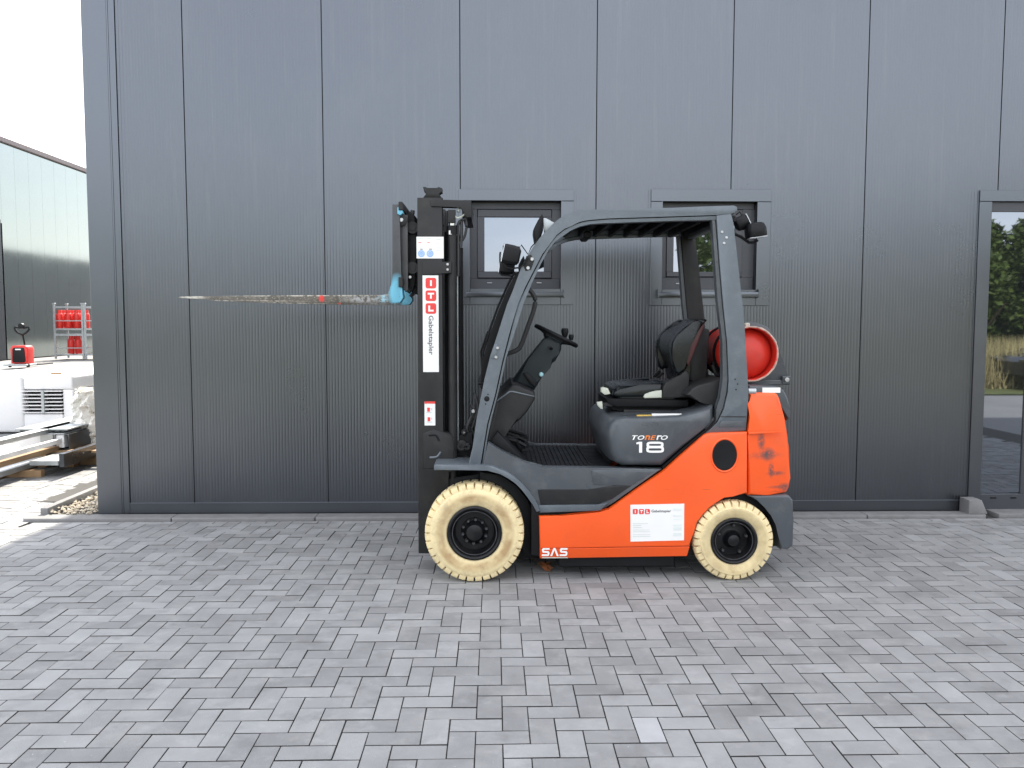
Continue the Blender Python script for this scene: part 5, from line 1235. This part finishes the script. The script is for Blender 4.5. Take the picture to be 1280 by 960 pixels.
# ============================================================ BEHIND THE CAMERA: what the glass mirrors
def leaf_crown(blobs, n, size, mat, name, parent):
    v, f = [], []
    for _ in range(n):
        b = random.choice(blobs); d = Vector((random.gauss(0, 1), random.gauss(0, 1), random.gauss(0, 1))).normalized()*(random.random()**.45)
        c = Vector(b[:3])+Vector((d.x*b[3], d.y*b[3], d.z*b[4])); c.z = max(.1, c.z)
        a = Vector((random.gauss(0, 1), random.gauss(0, 1), random.gauss(0, .6))).normalized(); e = a.orthogonal().normalized(); s_ = size*random.uniform(.6, 1.4)
        k = len(v); v += [tuple(c-a*s_), tuple(c+e*s_*.45), tuple(c+a*s_), tuple(c-e*s_*.45)]; f.append((k, k+1, k+2, k+3))
    return mobj(name, v, f, mat, parent, local=True)
def tree(x, y, h_, w_, mat, label):
    t = empty('bushy_tree', (x, y, 0), label, 'tree', 'trees beyond the yard, mirrored in the door')
    bm = BM(); tube(bm, [(0, 0, -.05), (.05, .02, h_*.35), (.1, 0, h_*.7)], .1, 8, rr=[.14, .1, .04])
    for k in range(5):
        a = k*1.3; tube(bm, [(.04, 0, h_*(.15+.1*k)), (math.cos(a)*w_*.4, math.sin(a)*w_*.4, h_*(.35+.1*k))], .03, 6, rr=[.05, .02])
    obj('trunk', bm, m_bark, t, local=True)
    bl = []
    for k in range(16):
        a = random.uniform(0, 6.3); rr_ = random.uniform(0, w_*.62); zz = random.uniform(.08, .86)*h_
        bl.append((math.cos(a)*rr_, math.sin(a)*rr_, zz, w_*random.uniform(.22, .42), h_*random.uniform(.1, .17)))
    leaf_crown(bl, 12000 if 11 < x < 20 else 2500, .11, mat, 'crown', t)
spots = [(3.6, -30, 2.2, 2.2), (7.4, -27, 2.8, 2.4), (9.6, -22, 3.6, 2.0), (12.0, -19.6, 4.5, 2.2), (14.3, -18.0, 4.6, 2.2), (16.4, -18.4, 4.9, 2.4), (19.6, -18.2, 4.7, 2.2), (22.8, -19, 5.2, 2.3), (-16, -40, 5.5, 4)]
tl = ['low pale bush at the left end of the mirrored tree row', 'pale rounded bush second in the mirrored tree row', 'green bushy tree third in the mirrored tree row', 'tall green bushy tree mirrored in the door glass', 'green tree right of the tallest mirrored in the door glass', 'sixth bushy tree of the mirrored row', 'seventh bushy tree of the mirrored row', 'last bushy tree of the mirrored row', 'lone pale tree far off on the meadow']
for (x, y, h_, w_), lb in zip(spots, tl): tree(x, y, h_, w_, m_leaf2 if x < 8 else m_leaf, lb)
v, f = [], []
for _ in range(26000):
    x = random.uniform(8, 22); y = random.uniform(-17.5, -12.7); h_ = random.uniform(.5, 1.25)*(1 if y < -13 else .4); a = random.uniform(0, 3.14); k = len(v); l_ = random.gauss(0, .12)
    v += [(x-.02*math.cos(a), y-.02*math.sin(a), -.02), (x+.02*math.cos(a), y+.02*math.sin(a), -.02), (x+l_, y+random.gauss(0, .1), h_)]; f.append((k, k+1, k+2))
tag(mobj('tall_grass', v, f, m_straw), 'tall dry yellow grass along the far edge of the yard', kind='stuff')

bn = ('round', 'broad', 'tall', 'dense', 'ragged', 'dark', 'full', 'leaning', 'low', 'airy', 'stout', 'wide')
k = 0
for x in list(range(-44, -5, 6))+list(range(8, 60, 7)):  # unseen tree belt, added to darken what the wall mirrors
    h_ = random.uniform(5.2, 7.6); lb = f'{bn[k % 12]} green tree {"left" if x < 0 else "right"} of the gap in the added far belt behind the meadow'; k += 1
    t = empty('added_belt_tree', (x+random.uniform(-1, 1), -44+random.uniform(-3, 3), 0), lb, 'tree', 'added trees of the far belt beyond the meadow')
    bm = BM(); tube(bm, [(0, 0, -.05), (0, 0, h_*.6)], .2, 7, rr=[.2, .08]); obj('trunk', bm, m_bark, t, local=True)
    bl = [(random.uniform(-2.6, 2.6), random.uniform(-1.5, 1.5), random.uniform(.15, .8)*h_, random.uniform(1, 1.7), h_*random.uniform(.12, .2)) for _ in range(12)]
    leaf_crown(bl, 3000, .24, m_leaf, 'crown', t)

# parked car seen in the door glass
CX, CY = 12.0, -11.9
car_ = empty('parked_car', (CX, CY, 0), 'dark parked car mirrored at the right edge of the door glass', 'car')
prof = [(0, .32), (.02, .62), (.14, .74), (.95, .86), (1.55, 1.34), (2.1, 1.46), (3.2, 1.44), (3.95, 1.02), (4.35, .95), (4.42, .5), (4.4, .3)]
def arch(cx): return [(cx+.37*math.cos(R(a)), .30+.37*math.sin(R(a))) for a in range(0, 181, 20)]
low = [(4.4, .3)]+arch(3.55)+arch(.82)+[(0, .32)]
pr = [(CX+x, z) for x, z in prof[:-1]+low[:-1]]
bm = BM(); prism(bm, pr, CY, CY-1.76, .06, 3)
for v_ in bm.verts:
    if v_.co.z > .95: v_.co.y = CY-.88+(v_.co.y-(CY-.88))*(1-.3*min(1, (v_.co.z-.95)/.5))
obj('body', bm, m_carp, car_)
def ysh(z): return CY-.88+.88*(1-.3*max(0, min(1, (z-.95)/.5)))+.004
for nm, q in (('side_window', [(1.18, .98), (1.68, 1.34), (2.3, 1.4), (2.3, .98)]), ('side_window', [(2.38, .98), (2.38, 1.4), (3.1, 1.38), (3.6, 1.02)])):
    bm = BM(); V = [bm.verts.new((CX+x, ysh(z), z)) for x, z in q]; V2 = [bm.verts.new((CX+x, ysh(z)-.02, z)) for x, z in q]; bm.faces.new(V[::-1]); bm.faces.new(V2)
    for i in range(len(q)): bm.faces.new((V[i], V[(i+1) % len(q)], V2[(i+1) % len(q)], V2[i]))
    bmesh.ops.recalc_face_normals(bm, faces=bm.faces); obj(nm, bm, m_glass, car_)
bm = BM(); box(bm, CX-.02, CX+.12, CY-.45, CY-.1, .6, .7, .02); obj('headlight', bm, m_glass, car_)
bm = BM(); box(bm, CX-.02, CX+.12, CY-1.66, CY-1.31, .6, .7, .02); obj('headlight', bm, m_glass, car_)
bm = BM(); box(bm, CX+1.2, CX+1.34, CY+.0, CY+.2, .98, 1.1, .03, 2); obj('door_mirror', bm, m_carp, car_)
for cx in (.82, 3.55):
    for sgn, yy in ((1, CY+.01), (-1, CY-1.77)):
        wh = bpy.data.objects.new('car_wheel', None); COL.objects.link(wh); wh.parent = car_; wh.location = (cx, yy-CY, .31)
        bm = BM(); lathe(bm, [(.2, 0), (.24, .012*sgn), (.3, .0), (.312, -.03*sgn), (.312, -.18*sgn), (.28, -.2*sgn), (.2, -.2*sgn)], (0, 0, 0), 'y', 32); obj('tyre', bm, m_rubber, wh, local=True)
        bm = BM(); lathe(bm, [(0, -.01*sgn), (.04, .0), (.05, -.03*sgn), (.06, -.06*sgn), (.2, -.06*sgn), (.205, -.005*sgn), (.2, 0)], (0, 0, 0), 'y', 32); rmm = obj('rim', bm, m_mast, wh, local=True)
        for k in range(10):
            a = k*math.pi/5; bm = BM(); tube(bm, [(.04*math.cos(a), -.012*sgn, .04*math.sin(a)), (.2*math.cos(a), -.014*sgn, .2*math.sin(a))], .011, 5); obj('spoke', bm, m_galv, rmm, local=True)
